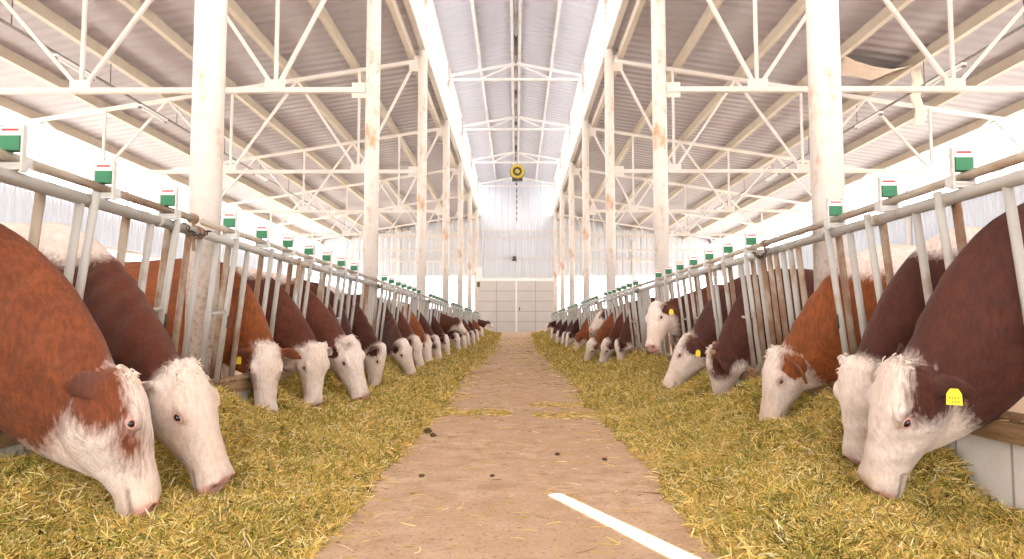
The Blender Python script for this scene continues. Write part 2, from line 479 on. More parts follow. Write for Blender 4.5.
# ------------------------------------------------------------------ curbs
for sx, nm in ((-1, 'left'), (1, 'right')):
    side = 'left' if sx < 0 else 'right'
    cb = thing('feed_curb', f'low white panelled curb under the {side} row of headlocks', 'curb', (sx * 2.27, 0, 0))
    Y0, Y1 = -3.0, 42.2
    mb = MB(); mb.box((0, (Y0 + Y1) / 2, .18), (.10, Y1 - Y0, .36)); mb.build('panel', M['curb_white'], cb)
    mb = MB(); y = Y0 + .19
    while y < Y1:
        mb.box((-sx * .051, y, .18), (.006, .012, .355)); y += .40
    mb.build('joint', M['joint_grey'], cb)
    mb = MB(); mb.box((-sx * .02, (Y0 + Y1) / 2, .405), (.17, Y1 - Y0, .09)); mb.build('plank', M['plank_wood'], cb)

# ------------------------------------------------------------------ columns, trusses, purlins
ORD = ['first', 'second', 'third', 'fourth', 'fifth', 'sixth', 'seventh', 'eighth', 'ninth', 'tenth', 'eleventh', 'twelfth',
       'thirteenth', 'fourteenth', 'fifteenth', 'sixteenth', 'seventeenth', 'eighteenth', 'nineteenth', 'twentieth', 'twenty-first', 'twenty-second', 'twenty-third', 'twenty-fourth']
def bottom_z(): return 4.80
for sx, side in ((-1, 'left'), (1, 'right')):
    for i, y in enumerate(COLY):
        lab = f'thick rust-specked white pipe column nearest the camera, rising through the {side} barrier' if i == 0 else f'{ORD[i]} white roof column from the front in the {side} row'
        c = thing('roof_column', lab, 'column', (sx * CX, y, 0), 0, 'white pipe columns along the feed alley')
        mb = MB(); mb.tube([(0, 0, 0), (0, 0, 4.0), (0, 0, MZ0 - .1)], .118, 24); mb.build('pipe', M['column_paint'], c, True)
        mb = MB(); mb.box((0, 0, .03), (.34, .30, .06)); mb.build('base_plate', M['iron_dark'], c)
        mb = MB(); mb.box((sx * .20, 0, bottom_z()), (.3, .016, .26)); mb.box((sx * .20, 0, roof_z(2.5) - .36), (.3, .016, .42)); mb.build('gusset_plate', M['truss_paint'], c)
        lab = f'{ORD[i]} roof truss from the front on the {side} side, white lattice of thin steel' if i else f'nearest {side} roof truss of white lattice steel, over the camera'
        tr = thing('roof_truss', lab, 'truss', (0, y, 0), 0, 'lattice trusses under the roof')
        zb = bottom_z(); XE = EAVE - .1
        tz = lambda ax: roof_z(ax) - .32
        def bar(name, p0, p1, w, h):
            mb = MB(); mb.bar(p0, p1, w, h, (0, 1, 0)); return mb.build(name, M['truss_paint'], tr)
        bar('bottom_chord', (sx * (CX + .12), 0, zb), (sx * XE, 0, zb), .085, .09)
        bar('top_chord', (sx * (CX + .12), 0, tz(CX)), (sx * XE, 0, tz(XE)), .085, .09)
        node = [CX + .2, 4.0, 5.6, 7.25, 8.9, 10.5, 12.1, XE]
        for k in range(len(node) - 1):
            a, b = node[k], node[k + 1]
            za = zb if k % 2 else tz(a); zb2 = tz(b) if k % 2 else zb
            bar('web', (sx * a, 0, za), (sx * b, 0, zb2), .06, .06)
            if k % 2 == 0: bar('web', (sx * b, .0, zb), (sx * b, .0, tz(b)), .055, .055)
            if k % 2 == 0:
                mb = MB(); mb.box((sx * b, -.05, zb + .07), (.34, .012, .2)); mb.build('gusset_plate', M['truss_paint'], tr)
        mb = MB(); mb.tube([(sx * XE, 0, 0), (sx * XE, 0, zb + 1.4)], .07, 10); mb.build('post', M['white_paint'], tr)
    for k, ax in enumerate([2.62, 4.1, 5.7, 7.33, 8.95, 10.65, 12.4]):
        z = roof_z(ax)
        pz = MB(); hw = .05
        L = RY1 - RY0; cy = (RY0 + RY1) / 2
        pz.box((sx * ax, cy, z - .13), (.02, L, .24)); pz.box((sx * (ax + .045), cy, z - .245), (.12, L, .02)); pz.box((sx * (ax + .045), cy, z - .03), (.12, L, .015))
        pz.box((sx * (ax + .10), cy, z - .225), (.012, L, .05))
        o = pz.build('roof_purlin', M['purlin_paint'])
        tag(o, f'{ORD[k]} long purlin out from the ridge under the {side} roof slope', 'purlin', 'purlins under the roof sheets')

# monitor trusses and purlins
for i, y in enumerate(COLY):
    tr = thing('ridge_truss', f'{ORD[i]} small white truss from the front, spanning under the raised ridge', 'truss', (0, y, 0), 0, 'small trusses of the ridge monitor')
    mb = MB(); mb.bar((-2.33, 0, MZ0 - .62), (2.33, 0, MZ0 - .62), .08, .08, (0, 1, 0)); mb.build('tie', M['white_paint'], tr)
    for sx in (-1, 1):
        mb = MB(); mb.bar((sx * 2.33, 0, MZ0 - .50), (0, 0, MZ1 - .68), .08, .09, (0, 1, 0)); mb.build('rafter', M['white_paint'], tr)
        mb = MB(); mb.bar((sx * 1.25, 0, MZ0 - .62), (sx * .1, 0, MZ1 - .72), .05, .05, (0, 1, 0)); mb.build('web', M['white_paint'], tr)
        mb = MB(); mb.bar((sx * 1.27, 0, MZ0 - .34), (sx * 1.27, 0, MZ1 - .36), .06, .06); mb.build('purlin_post', M['white_paint'], tr)
for sx, side in ((-1, 'left'), (1, 'right')):
    for ax, w in ((1.27, 'half way up'), (.13, 'beside the ridge of')):
        mb = MB(); mb.box((sx * ax, (RY0 + RY1) / 2, MZ1 - (MZ1 - MZ0) * ax / 2.75 - .07), (.09, RY1 - RY0, .12))
        tag(mb.build('ridge_purlin', M['white_paint']), f'white purlin {w} the {side} slope of the raised ridge', 'purlin', 'purlins of the ridge monitor')

# ridge winch pipe with dark couplings, hanging lamp on it
rp = thing('ridge_pipe', 'thin pipe with dark couplings running along under the ridge', 'pipe', (0, 0, 9.95))
mb = MB(); mb.tube([(0, RY0, 0), (0, END - .3, 0)], .035, 8); mb.build('pipe', M['wire_grey'], rp, True)
y = 1.5; k = 0
while y < END - 2:
    L = (1.5, .5, .9)[k % 3]
    mb = MB(); mb.tube([(0, y, 0), (0, y + L, 0)], .055, 10); mb.build('coupling', M['iron_dark' if k % 2 else 'wire_grey'], rp, True)
    mb = MB(); mb.bar((0, y + .2, .03), (0, y + .2, .5), .02, .02); mb.build('hanger', M['wire_grey'], rp)
    y += L + (1.1, 1.9, .7)[k % 3]; k += 1
lm = thing('hanging_lamp', 'round dark lamp with yellow rim hanging below the ridge', 'lamp', (.06, 29.0, 7.35))
lm.scale = (.8, .8, .8)
mb = MB(); mb.lathe((0, 0, 0), [(.02, .28), (.16, .27), (.34, .18), (.40, .02), (.40, -.12), (.30, -.2), (.02, -.22)], 28, 'y'); mb.build('housing', M['lamp_dark'], lm, True, )
mb = MB()
ring = [(.30 * math.cos(a), -.17, .30 * math.sin(a)) for a in [2 * math.pi * k / 28 for k in range(29)]]
mb.tube(ring, .075, 10, False); mb.build('rim', M['lamp_yellow'], lm, True)
mb = MB(); mb.lathe((0, 0, 0), [(.02, -.27), (.10, -.26), (.13, -.2), (.13, -.15)], 20, 'y'); mb.build('lens', M['lamp_yellow'], lm, True)
mb = MB(); mb.box((0, 0, -.40), (.55, .3, .12)); mb.build('bracket', M['lamp_dark'], lm)
mb = MB(); mb.tube([(0, 0, .36), (0, 0, 3.25)], .015, 8); mb.build('cable', M['wire_grey'], lm)

# hanging chain in front of the end wall below the ridge
hc = thing('hanging_chain', 'dark chain hanging down before the end wall below the ridge', 'chain', (.05, 43.6, 0))
mb = MB()
for k in range(7): mb.tube([(0, 0, 9.9 - k * .36), (0, 0, 9.9 - k * .36 - .22)], .035, 6)
mb.build('chain_link', M['iron_dark'], hc)
mb = MB(); mb.tube([(0, 0, 9.95), (0, 0, 7.4)], .012, 6); mb.build('cord', M['wire_grey'], hc)
# small wall lamp above the door
wl = thing('wall_lamp', 'small dark lamp on the end wall above the door', 'lamp', (-.1, END - .15, 5.25))
mb = MB(); mb.box((0, -.03, 0), (.2, .1, .22)); mb.build('bracket', M['iron_dark'], wl)
mb = MB(); mb.lathe((0, -.12, -.05), [(.05, .12), (.13, 0), (.15, -.12), (.05, -.14)], 14); mb.build('shade', M['iron_dark'], wl, True)
# plain white box added for a whitish blob by the far left column
sb = thing('white_box', 'white box fixed beside the last left column near the door', 'box', (-2.2, 41.4, 4.0))
mb = MB(); mb.box((0, 0, 0), (.34, .24, .8)); mb.build('case', M['sign_white'], sb)
mb = MB(); mb.box((-.02, -.02, -.62), (.16, .14, .3)); mb.build('plug', M['iron_dark'], sb)

# fluorescent tubes on hung conduits
for sx, side, ax, z, ys_ in ((-1, 'left', 9.0, 6.22, (13.9, 17.0, 24.3, 30.4)), (1, 'right', 9.0, 6.2, (14.4, 17.6, 24.3, 30.4))):
    cd = thing('light_conduit', f'thin grey conduit hung on wires under the {side} roof', 'conduit', (sx * ax, 0, z))
    mb = MB(); mb.tube([(0, 4, 0), (0, 40, 0)], .03, 8); mb.build('pipe', M['wire_grey'], cd, True)
    y = 6
    while y < 40:
        mb = MB(); mb.bar((0, y, 0), (0, y, roof_z(ax) - z), .012, .012); mb.build('wire', M['iron_dark'], cd); y += 3.05
    for k, y in enumerate(ys_):
        f = thing('tube_light', f'{ORD[k]} slim white tube light from the front on the {side} conduit', 'light', (sx * ax, y, z - .028), 0, 'tube lights on the conduits')
        mb = MB(); mb.box((0, 0, -.03), (.1, 1.25, .06)); mb.build('batten', M['tube_white'], f)
        mb = MB(); mb.tube([(0, -.58, -.08), (0, .58, -.08)], .02, 8); mb.build('tube', M['tube_white'], f, True)
        for s in (-1, 1):
            mb = MB(); mb.box((0, s * .6, -.075), (.07, .05, .06)); mb.build('end_cap', M['wire_grey'], f)

# torn lining hanging under the right roof
def cloth(name, path, w, label, sag):
    mb = MB(); vs = []; n = len(path)
    for i, p in enumerate(path):
        for k in range(5):
            q = V(p) + V(w) * (k / 4 - .5); q.z += sag * math.sin(i * 1.3 + k) - .02 * k * (i % 2)
            vs.append(q)
    fs = [(i * 5 + k, i * 5 + k + 1, (i + 1) * 5 + k + 1, (i + 1) * 5 + k) for i in range(n - 1) for k in range(4)]
    mb.add(vs, fs); o = mb.build(name, M['sheet_cloth'], None, True)
    sm = o.modifiers.new('s', 'SOLIDIFY'); sm.thickness = .012
    return tag(o, label, 'lining')
cloth('roof_lining', [(7.35, 16.0, 7.12), (7.7, 16.0, 6.92), (8.1, 16.0, 6.80), (8.5, 16.0, 6.76), (8.85, 16.0, 6.82), (9.15, 16.0, 6.93)], (.05, 1.0, .16), 'long torn strip of pale roof lining sagging under the right roof', .02)
cloth('lining_scrap', [(9.22, 15.9, 6.92), (9.30, 15.9, 6.55), (9.20, 15.9, 6.2), (9.34, 15.9, 5.85), (9.26, 15.9, 5.5)], (.28, .05, 0), 'short scrap of pale lining dangling straight down under the right roof', .01)

# ------------------------------------------------------------------ cows: parameters
# side, y0, muzzle, poll, facing (deg), coat, options
COWS = []
def cow(side, y0, Mz, P, phi, coat, label, **k):
    COWS.append(dict(side=side, y0=y0, M=V(Mz), P=V(P), phi=phi, coat=coat, label=label, **k))
#COWDATA
# near cows, left row
cow(-1, 2.92, (-1.43, 2.93, .13), (-1.56, 2.88, .68), 24, 'coat_chestnut', 'nearest left cow, ginger neck, white face with a brown patch under its eye', vox=.011, rear=.15, patch=True, xw=-.16, zw=1.44, cx=.32, cz=1.33, tz=-.11, tj=.40, lock=.5, ear=(.55, -.45, -.55), throat=.5)
cow(-1, 3.74, (-1.33, 3.36, .12), (-1.52, 3.29, .68), -14, 'coat_red', 'second left cow, all-white curly head behind the nearest ginger cow', vox=.011, rear=.0, xw=-.22, lock=1, spots=[(-1.0, 0, 1.3, .72), (-.10, 0, 1.56, .40)], ear=(.6, -.1, -.6))
cow(-1, 5.68, (-1.98, 5.60, .15), (-1.99, 5.62, .71), -66, 'coat_ginger', 'bright ginger cow facing the camera with both ears out, third on the left', vox=.012, rear=.07, lock=.6, tag=(0,), sedge=.0, ear=(1, .22, -.12), cheek=True)
cow(-1, 6.45, (-1.80, 6.42, .12), (-1.78, 6.38, .68), -42, 'coat_red', 'fourth left cow, white curly head half behind the ear of the ginger one', vox=.013, rear=.0, lock=1, spots=[(-.2, 0, 1.54, .22)], ear=(.8, .2, -.5))
cow(-1, 7.25, (-1.50, 7.20, .13), (-1.67, 7.14, .74), -30, 'coat_red', 'fifth left cow, broad white head with a small brown fleck on its forehead', vox=.013, rear=.02, lock=1, fleck=True, spots=[(-.2, 0, 1.54, .22)], ear=(.6, .1, -.7))
cow(-1, 8.05, (-1.86, 8.10, .14), (-1.92, 8.05, .68), -20, 'coat_red', 'sixth left cow, red neck sloping down with its head hidden by the broad white head', vox=.018, rear=.06)
cow(-1, 8.72, (-1.86, 8.62, .14), (-1.94, 8.60, .68), -20, 'coat_brown', 'seventh left cow, dark neck with its head hidden, ahead of the white-shouldered cow', vox=.018, rear=.06)
cow(-1, 9.42, (-1.73, 9.02, .09), (-1.66, 8.92, .62), -8, 'coat_brown', 'eighth left cow, white shoulder patch, dark ears beside a narrow white face', vox=.015, rear=.085, spots=[(-.42, -.05, 1.30, .30), (-.1, 0, 1.52, .24)], ear=(1, .1, -.25), eyep=.0)
# farther left cows
cow(-1, 11.85, (-1.53, 10.83, .12), (-1.69, 10.70, .66), -30, 'coat_brown', 'ninth left cow, dark neck and plain white face, first past the dense bars', vox=.018, rear=.07, ear=(.7, .3, -.6))
cow(-1, 12.7, (-1.66, 12.7, .13), (-1.78, 12.62, .68), -35, 'coat_red', 'tenth left cow from the front, red-brown with a pale shoulder', vox=.022, rear=.09, spots=[(-.25, 0, 1.5, .25)])
cow(-1, 14.2, (-1.70, 14.3, .12), (-1.79, 14.29, .70), -30, 'coat_ginger', 'eleventh left cow from the front, ginger with a brown cap over its poll', vox=.022, rear=.12, sedge=.05, spots=[(-.25, 0, 1.5, .25)])
cow(-1, 15.6, (-1.63, 15.6, .12), (-1.74, 15.55, .66), -25, 'coat_brown', 'twelfth left cow from the front, brown patch round the eye of a white face', vox=.022, rear=.08, eyep=.07)
cow(-1, 17.98, (-1.62, 17.6, .12), (-1.72, 17.55, .66), -20, 'coat_brown', 'thirteenth left cow from the front, dark brown cheek above a white muzzle', vox=.024, rear=.15)
cow(-1, 19.4, (-1.30, 19.3, .72), (-1.62, 19.4, 1.14), -10, 'coat_red', 'fourteenth left cow from the front, head held high above its neighbours', vox=.024, rear=.2, sedge=.16)
cow(-1, 21.2, (-1.66, 21.2, .12), (-1.75, 21.1, .66), -30, 'coat_brown', 'fifteenth left cow from the front, brown with a plain white face', vox=.026, rear=.07)
cow(-1, 23.1, (-1.62, 23.4, .12), (-1.72, 23.3, .66), -30, 'coat_red', 'sixteenth left cow from the front, red-brown with a white face', vox=.028, rear=.09)
cow(-1, 25.6, (-1.64, 25.6, .12), (-1.74, 25.5, .68), -15, 'coat_dark', 'seventeenth left cow from the front, dark neck and white face', vox=.028, rear=.1)
cow(-1, 28.0, (-1.60, 28.0, .12), (-1.70, 27.9, .68), -25, 'coat_red', 'eighteenth left cow from the front, small red-brown shape with a white face', vox=.03, rear=.1)
cow(-1, 31.0, (-1.60, 31.0, .16), (-1.70, 30.9, .72), -25, 'coat_brown', 'nineteenth left cow from the front, brown and white, near the door end', vox=.034, rear=.1)
cow(-1, 34.2, (-1.55, 34.2, .30), (-1.66, 34.1, .86), -25, 'coat_ginger', 'twentieth left cow from the front, ginger neck, second last towards the door', vox=.036, rear=.1)
cow(-1, 38.2, (-1.16, 38.1, .88), (-1.52, 38.2, 1.22), 0, 'coat_brown', 'farthest left cow, brown head raised towards the alley near the door', vox=.036, rear=.24, sedge=.2)
# right row
cow(1, 3.18, (1.62, 3.40, .09), (1.69, 3.20, .69), 2, 'coat_brown', 'nearest right cow, dark brown, yellow tag in its brown ear', vox=.011, rear=.135, xw=-.16, zw=1.47, cx=.14, cz=1.54, tz=-.10, tj=.38, lock=.8, tag=(1,), ear=(.85, -.42, -.55), throat=.5)
cow(1, 3.92, (1.82, 3.90, .10), (1.79, 3.76, .66), 30, 'coat_brown', 'second right cow, white stained forehead tight behind the nearest tagged cow', vox=.011, rear=.0, lock=.8, xw=-.22, spots=[(-.95, 0, 1.3, .66), (-.16, 0, 1.55, .30)], ear=(.6, .2, -.7))
cow(1, 4.78, (1.75, 5.14, .14), (1.83, 5.06, .69), 6, 'coat_ginger', 'orange-brown cow third on the right, muzzle sunk behind a hay hump', vox=.012, rear=.095, xw=-.22, lock=.7, spots=[(-.95, 0, 1.3, .68), (-.2, 0, 1.60, .40)], ear=(.7, .45, -.35))
cow(1, 6.75, (1.93, 6.93, .12), (1.83, 6.74, .65), -22, 'coat_brown', 'dark brown cow with horn stubs and dark cheek, fourth on the right', vox=.013, rear=.19, eyep=.065, lock=.6, horn=True, ear=(.6, .5, -.5))
cow(1, 7.55, (1.63, 8.05, .18), (1.89, 7.95, .78), -14, 'coat_brown', 'fifth right cow, long white face in profile with yellow tag behind', vox=.013, rear=.09, lock=.6, horn=True, tag=(1,), ear=(.6, .1, -.8))
cow(1, 9.3, (1.62, 8.74, .60), (1.74, 8.92, 1.17), 32, 'coat_red', 'sixth right cow, raised white face looking out with two yellow tags', vox=.014, rear=.07, lock=.5, tag=(0, 1), ear=(1, .25, -.3))
cow(1, 13.35, (1.92, 13.28, .14), (1.85, 13.12, .60), 12, 'coat_brown', 'seventh right cow, white head with a big dark patch over ear and cheek', vox=.018, rear=.17)
cow(1, 14.1, (1.66, 14.2, .12), (1.75, 13.95, .60), 18, 'coat_red', 'eighth right cow, white face low in the hay beyond the dark-patched head', vox=.018, rear=.08)
cow(1, 15.4, (1.44, 15.16, .14), (1.56, 14.83, .57), 25, 'coat_ginger', 'ninth right cow, cream face farthest out into the alley', vox=.02, rear=.05)
cow(1, 16.95, (1.72, 16.8, .80), (2.02, 17.0, 1.24), 20, 'coat_brown', 'tenth right cow, raised white face with brown ears above the feeding heads', vox=.02, rear=.12)
cow(1, 20.8, (1.70, 20.7, .12), (1.76, 20.6, .66), 15, 'coat_ginger', 'eleventh right cow from the front, light ginger body and white muzzle', vox=.024, rear=.2, sedge=.15)
cow(1, 24.05, (1.65, 23.8, .12), (1.72, 23.7, .66), 15, 'coat_dark', 'twelfth right cow from the front, dark neck and white face', vox=.028, rear=.1)
cow(1, 26.2, (1.65, 26.1, .12), (1.75, 26.0, .66), 15, 'coat_brown', 'thirteenth right cow from the front, brown neck and white face', vox=.028, rear=.12)
cow(1, 29.0, (1.6, 28.9, .14), (1.7, 28.8, .70), 15, 'coat_dark', 'fourteenth right cow from the front, small and dark', vox=.032, rear=.16)
cow(1, 32.5, (1.55, 32.4, .22), (1.65, 32.3, .80), 15, 'coat_brown', 'fifteenth right cow from the front, second last before the door', vox=.034, rear=.14)
cow(1, 37.0, (1.45, 36.9, .62), (1.68, 36.8, 1.1), 15, 'coat_dark', 'farthest right cow, dark head near the door end', vox=.036, rear=.2)

# ------------------------------------------------------------------ cows: building
def loft(rings, n=20, ex=2.3):
    """rings: (centre, half-up vector, half-side vector, bottom-width factor, top-width factor)"""
    mb = MB(); vs = []
    for (c, u, s, wb, wt) in rings:
        for k in range(n):
            a = 2 * math.pi * k / n; ca, sa = math.cos(a), math.sin(a)
            x = math.copysign(abs(ca) ** (2 / ex), ca); y = math.copysign(abs(sa) ** (2 / ex), sa)
            f = 1 + (wt - 1) * max(0, y) ** 1.3 + (wb - 1) * max(0, -y) ** 1.3
            vs.append(c + s * (x * f) + u * y)
    m = len(rings); fs = []
    for i in range(m - 1):
        for k in range(n):
            k2 = (k + 1) % n
            fs.append((i * n + k, i * n + k2, (i + 1) * n + k2, (i + 1) * n + k))
    c0, c1 = len(vs), len(vs) + 1
    vs += [rings[0][0], rings[-1][0]]
    for k in range(n):
        k2 = (k + 1) % n
        fs.append((c0, k2, k)); fs.append((c1, (m - 1) * n + k, (m - 1) * n + k2))
    mb.add(vs, fs); return mb

def ellipsoid(c, ax, n=14, m=9):
    vs = []; fs = []
    for j in range(1, m):
        t = math.pi * j / m
        for k in range(n):
            p = 2 * math.pi * k / n
            vs.append(c + ax[0] * (math.sin(t) * math.cos(p)) + ax[1] * (math.sin(t) * math.sin(p)) + ax[2] * math.cos(t))
    for j in range(m - 2):
        for k in range(n):
            k2 = (k + 1) % n
            fs.append((j * n + k, (j + 1) * n + k, (j + 1) * n + k2, j * n + k2))
    a, b = len(vs), len(vs) + 1; vs += [c + ax[2], c - ax[2]]
    for k in range(n):
        k2 = (k + 1) % n; fs.append((a, k, k2)); fs.append((b, (m - 2) * n + k2, (m - 2) * n + k))
    return vs, fs

def smooth01(x): x = np.clip(x, 0, 1); return x * x * (3 - 2 * x)

HEAD = [  # s, u top, u bottom, half width, bottom width factor, top width factor
    (-.045, -.050, -.100, .035, .9, .8), (-.030, -.016, -.140, .070, .9, .85), (.0, .006, -.185, .092, .85, .82), (.05, .016, -.228, .108, .75, .86), (.11, .022, -.262, .116, .68, .88),
    (.17, .022, -.276, .118, .62, .90), (.22, .017, -.272, .109, .58, .88), (.28, .010, -.250, .093, .56, .84), (.34, .004, -.214, .081, .60, .80),
    (.40, .000, -.182, .074, .68, .80), (.45, -.002, -.164, .074, .76, .84), (.495, -.003, -.158, .080, .80, .88), (.520, -.012, -.156, .083, .78, .86), (.543, -.030, -.151, .080, .76, .82), (.562, -.054, -.144, .068, .8, .8), (.576, -.080, -.132, .042, .8, .8)]
def jaw_u(s_):
    for q, w in zip(HEAD, HEAD[1:]):
        if q[0] <= s_ <= w[0]: return q[2] + (w[2] - q[2]) * (s_ - q[0]) / (w[0] - q[0])
def make_cow(p, idx):
    sd = p['side']; y0 = p['y0']
    def loc(q): return V((q.x + BX - .02, q.y - y0, q.z)) if sd < 0 else V((BX - .02 - q.x, -(q.y - y0), q.z))
    P, Mz = loc(p['P']), loc(p['M'])
    if sd > 0: phi = math.radians(p['phi'])
    else: phi = math.radians(p['phi'])
    Ln = (Mz - P).length; k = min(1.2, Ln / .572)
    a = (Mz - P).normalized()
    h = V((math.cos(phi), math.sin(phi), 0)); n = (h - a * h.dot(a)).normalized(); l = n.cross(a)
    O = P - n * (.004)
    KW, KN = 1.20, 1.10
    H = lambda s, u, w: O + (a * s + n * (u * KN) + l * (w * KW)) * k
    xw = p.get('xw', -.24); zw = p.get('zw', 1.43)
    up = V((0, 0, 1)); sy = V((0, 1, 0))
    shapes = MB()
    def take(mb): shapes.add(mb.v, mb.f)
    # trunk
    R = []
    for dx, zt, zb, hw, wt in [(.17, 1.02, .70, .09, 1), (.10, 1.17, .60, .16, .9), (0, 1.31, .54, .215, .62), (-.14, 1.37, .50, .25, .55), (-.35, 1.365, .49, .275, .6), (-.7, 1.34, .46, .305, .72),
                               (-1.1, 1.335, .455, .32, .74), (-1.45, 1.35, .50, .305, .72), (-1.72, 1.37, .60, .28, .74), (-1.98, 1.355, .72, .255, .76), (-2.14, 1.31, .84, .20, .8), (-2.24, 1.22, .95, .10, .8)]:
        z1 = zt * zw / 1.365
        R.append((V((xw + dx, 0, (z1 + zb) / 2)), up * (z1 - zb) / 2, sy * hw, .75, wt))
    take(loft(R, 24, 2.25))
    # neck: crest and throat curves
    W0 = V((xw - .22, 0, zw * 1.0)); C1 = H(.02, -.05, 0); B0 = V((xw + .06, 0, .60)); T1 = H(p.get('tj', .25), jaw_u(p.get('tj', .25)) + .022, 0)
    cm = V((p.get('cx', .02), 0, p.get('cz', 1.52))); tm = B0 * .5 + T1 * .5 + V((-.03, 0, p.get('tz', -.07)))
    if P.z > .95: cm = W0 * .5 + C1 * .5 + V((0, 0, .05)); tm = B0 * .5 + T1 * .5 + V((.02, 0, -.02))
    R = []
    NR = 13
    for i in range(NR):
        t = i / (NR - 1)
        q = lambda A, B, C: A * (1 - t) ** 2 + B * 2 * t * (1 - t) + C * t * t
        c, b = q(W0, cm, C1), q(B0, tm, T1)
        u = (c - b) / 2; side_axis = (sy * (1 - t) + l * t).normalized(); side_axis = (side_axis - u.normalized() * side_axis.dot(u.normalized())).normalized()
        hw = .215 * (1 - t) + .118 * k * t - .02 * math.sin(math.pi * t)
        R.append(((c + b) / 2, u, side_axis * hw, .62 + .1 * t, .55 + .25 * t))
    take(loft(R, 20, 2.2))
    # head
    R = []
    for s, ut, ub, w, wb, wt in HEAD:
        R.append((H(s, (ut + ub) / 2, 0), n * (ut - ub) / 2 * k * KN, l * w * k * KW, wb, wt))
    take(loft(R, 24, 2.5))
    # brows, cheek muscles, nostril wings, lower lip
    for w in (-1, 1):
        for (s, u, ww, r1, r2, r3) in [(.165, -.028, .090, .055, .030, .026), (.17, -.15, .072, .085, .075, .042), (.522, -.032, .046, .026, .020, .020), (.30, -.07, .062, .10, .035, .022)]:
            vs, fs = ellipsoid(H(s, u, w * ww), (a * r1 * k, n * r2 * k, l * r3 * k)); shapes.add(vs, fs)
    vs, fs = ellipsoid(H(.515, -.148, 0), (a * .045 * k, n * .020 * k, l * .050 * k)); shapes.add(vs, fs)
    # ears
    E = p.get('ear', (.85, .15, -.45)); ears = []
    th = max(.012, p['vox'] * .85)
    for w in (-1, 1):
        d = (l * (w * E[0]) + a * E[1] + n * E[2]).normalized()
        face = (n * .8 + a * .55 + l * (-.2 * w)); face = (face - d * face.dot(d)).normalized(); br = d.cross(face)
        base = H(.035, -.085, w * .082); L_ = .20 * k
        rr = []
        for (t, wd, tk) in [(-.1, .030, .030), (.08, .034, .028), (.25, .052, .018), (.45, .062, .014), (.68, .055, .012), (.86, .034, .011), (.98, .010, .008)]:
            c = base + d * (L_ * t) - face * (.018 * math.sin(math.pi * max(0, t))) - a * (-.0) + a * (.03 * t * t)
            rr.append((c, face * max(tk, th), br * wd * k, 1, 1))
        take(loft(rr, 14, 2.0)); ears.append((base, base + d * L_, d, face, br))
    # curls on the forehead
    rr = random.Random(100 + idx)
    if p.get('lock') and p['vox'] < .016:
        for _ in range(int(46 * p['lock'])):
            s = rr.uniform(-.045, .085); w = rr.uniform(-.075, .075) * (1 - max(0, s) * 4)
            u = -.012 - .030 * max(0, -s) / .045 - 2.2 * w * w + rr.uniform(-.004, .010)
            r = rr.uniform(.010, .020)
            vs, fs = ellipsoid(H(s, u, w), (a * r * 1.3, n * r * .8, l * r), 8, 6); shapes.add(vs, fs)
    # legs
    def leg(pts):
        mb = MB(); mb.tube(pts and [q[0] for q in pts], [q[1] for q in pts], 12); take(mb)
    for w in (-1, 1):
        x = xw - .10 + .04 * w; y = .15 * w
        leg([(V((x - .02, y, .95)), .10), (V((x, y, .70)), .085), (V((x - .01, y, .52)), .062), (V((x + .012, y, .40)), .050), (V((x + .005, y, .34)), .044), (V((x - .005, y, .20)), .032), (V((x - .01, y, .12)), .039), (V((x + .015, y, .06)), .042), (V((x + .03, y, .0)), .055)])
        x = xw - 1.88 - .05 * w; y = .15 * w
        leg([(V((x + .02, y * .9, 1.08)), .15), (V((x + .07, y, .86)), .145), (V((x + .06, y, .70)), .105), (V((x - .06, y, .55)), .066), (V((x - .13, y, .47)), .052), (V((x - .11, y, .36)), .042), (V((x - .085, y, .20)), .034), (V((x - .08, y, .12)), .040), (V((x - .05, y, .06)), .043), (V((x - .03, y, .0)), .056)])
    mb = MB(); mb.tube([V((xw - 2.18, 0, 1.27)), V((xw - 2.28, 0, 1.18)), V((xw - 2.31, 0, .95)), V((xw - 2.31, 0, .70)), V((xw - 2.30, 0, .50)), V((xw - 2.30, 0, .36))], [.035, .028, .024, .024, .045, .012], 10); take(mb)
    vs, fs = ellipsoid(V((xw - 1.62, 0, .60)), (V((.20, 0, 0)), V((0, .15, 0)), V((0, 0, .16)))); shapes.add(vs, fs)

    tmp = shapes.build('cow_raw', None)
    rm = tmp.modifiers.new('r', 'REMESH'); rm.mode = 'VOXEL'; rm.voxel_size = p['vox']; rm.adaptivity = 0
    sm = tmp.modifiers.new('s', 'SMOOTH'); sm.factor = .5; sm.iterations = 4 if p['vox'] < .016 else 2
    dg = bpy.context.evaluated_depsgraph_get()
    me = bpy.data.meshes.new_from_object(tmp.evaluated_get(dg))
    old = tmp.data; bpy.data.objects.remove(tmp); bpy.data.meshes.remove(old)
    nv = len(me.vertices); co = np.empty(nv * 3, np.float32); me.vertices.foreach_get('co', co); co = co.reshape(-1, 3).astype(float)
    nr = np.empty(nv * 3, np.float32); me.vertices.foreach_get('normal', nr); nr = nr.reshape(-1, 3).astype(float)
    o_, a_, n_, l_ = (np.array(q) for q in (O, a, n, l))
    rel = (co - o_) / k; S, U, Wd = rel @ a_, rel @ n_ / KN, rel @ l_ / KW
    head = (S > -.07) & (S < .62) & (np.abs(Wd) < .16) & (U > -.30) & (U < .09)
    dist = lambda s, u, w: np.sqrt((S - s) ** 2 + (U - u) ** 2 + (np.abs(Wd) - w) ** 2)
    # ears mask
    earm = np.full(nv, 9.0)
    for base, tip, d, face, br in ears:
        b = np.array(base); dd = np.array(d); r2 = co - b; t = r2 @ dd; t2 = np.clip(t, .035, .20 * k)
        q = np.linalg.norm(r2 - t2[:, None] * dd, axis=1); earm = np.minimum(earm, np.where(t > .02, q, 9))
    is_ear = earm < .075 * k
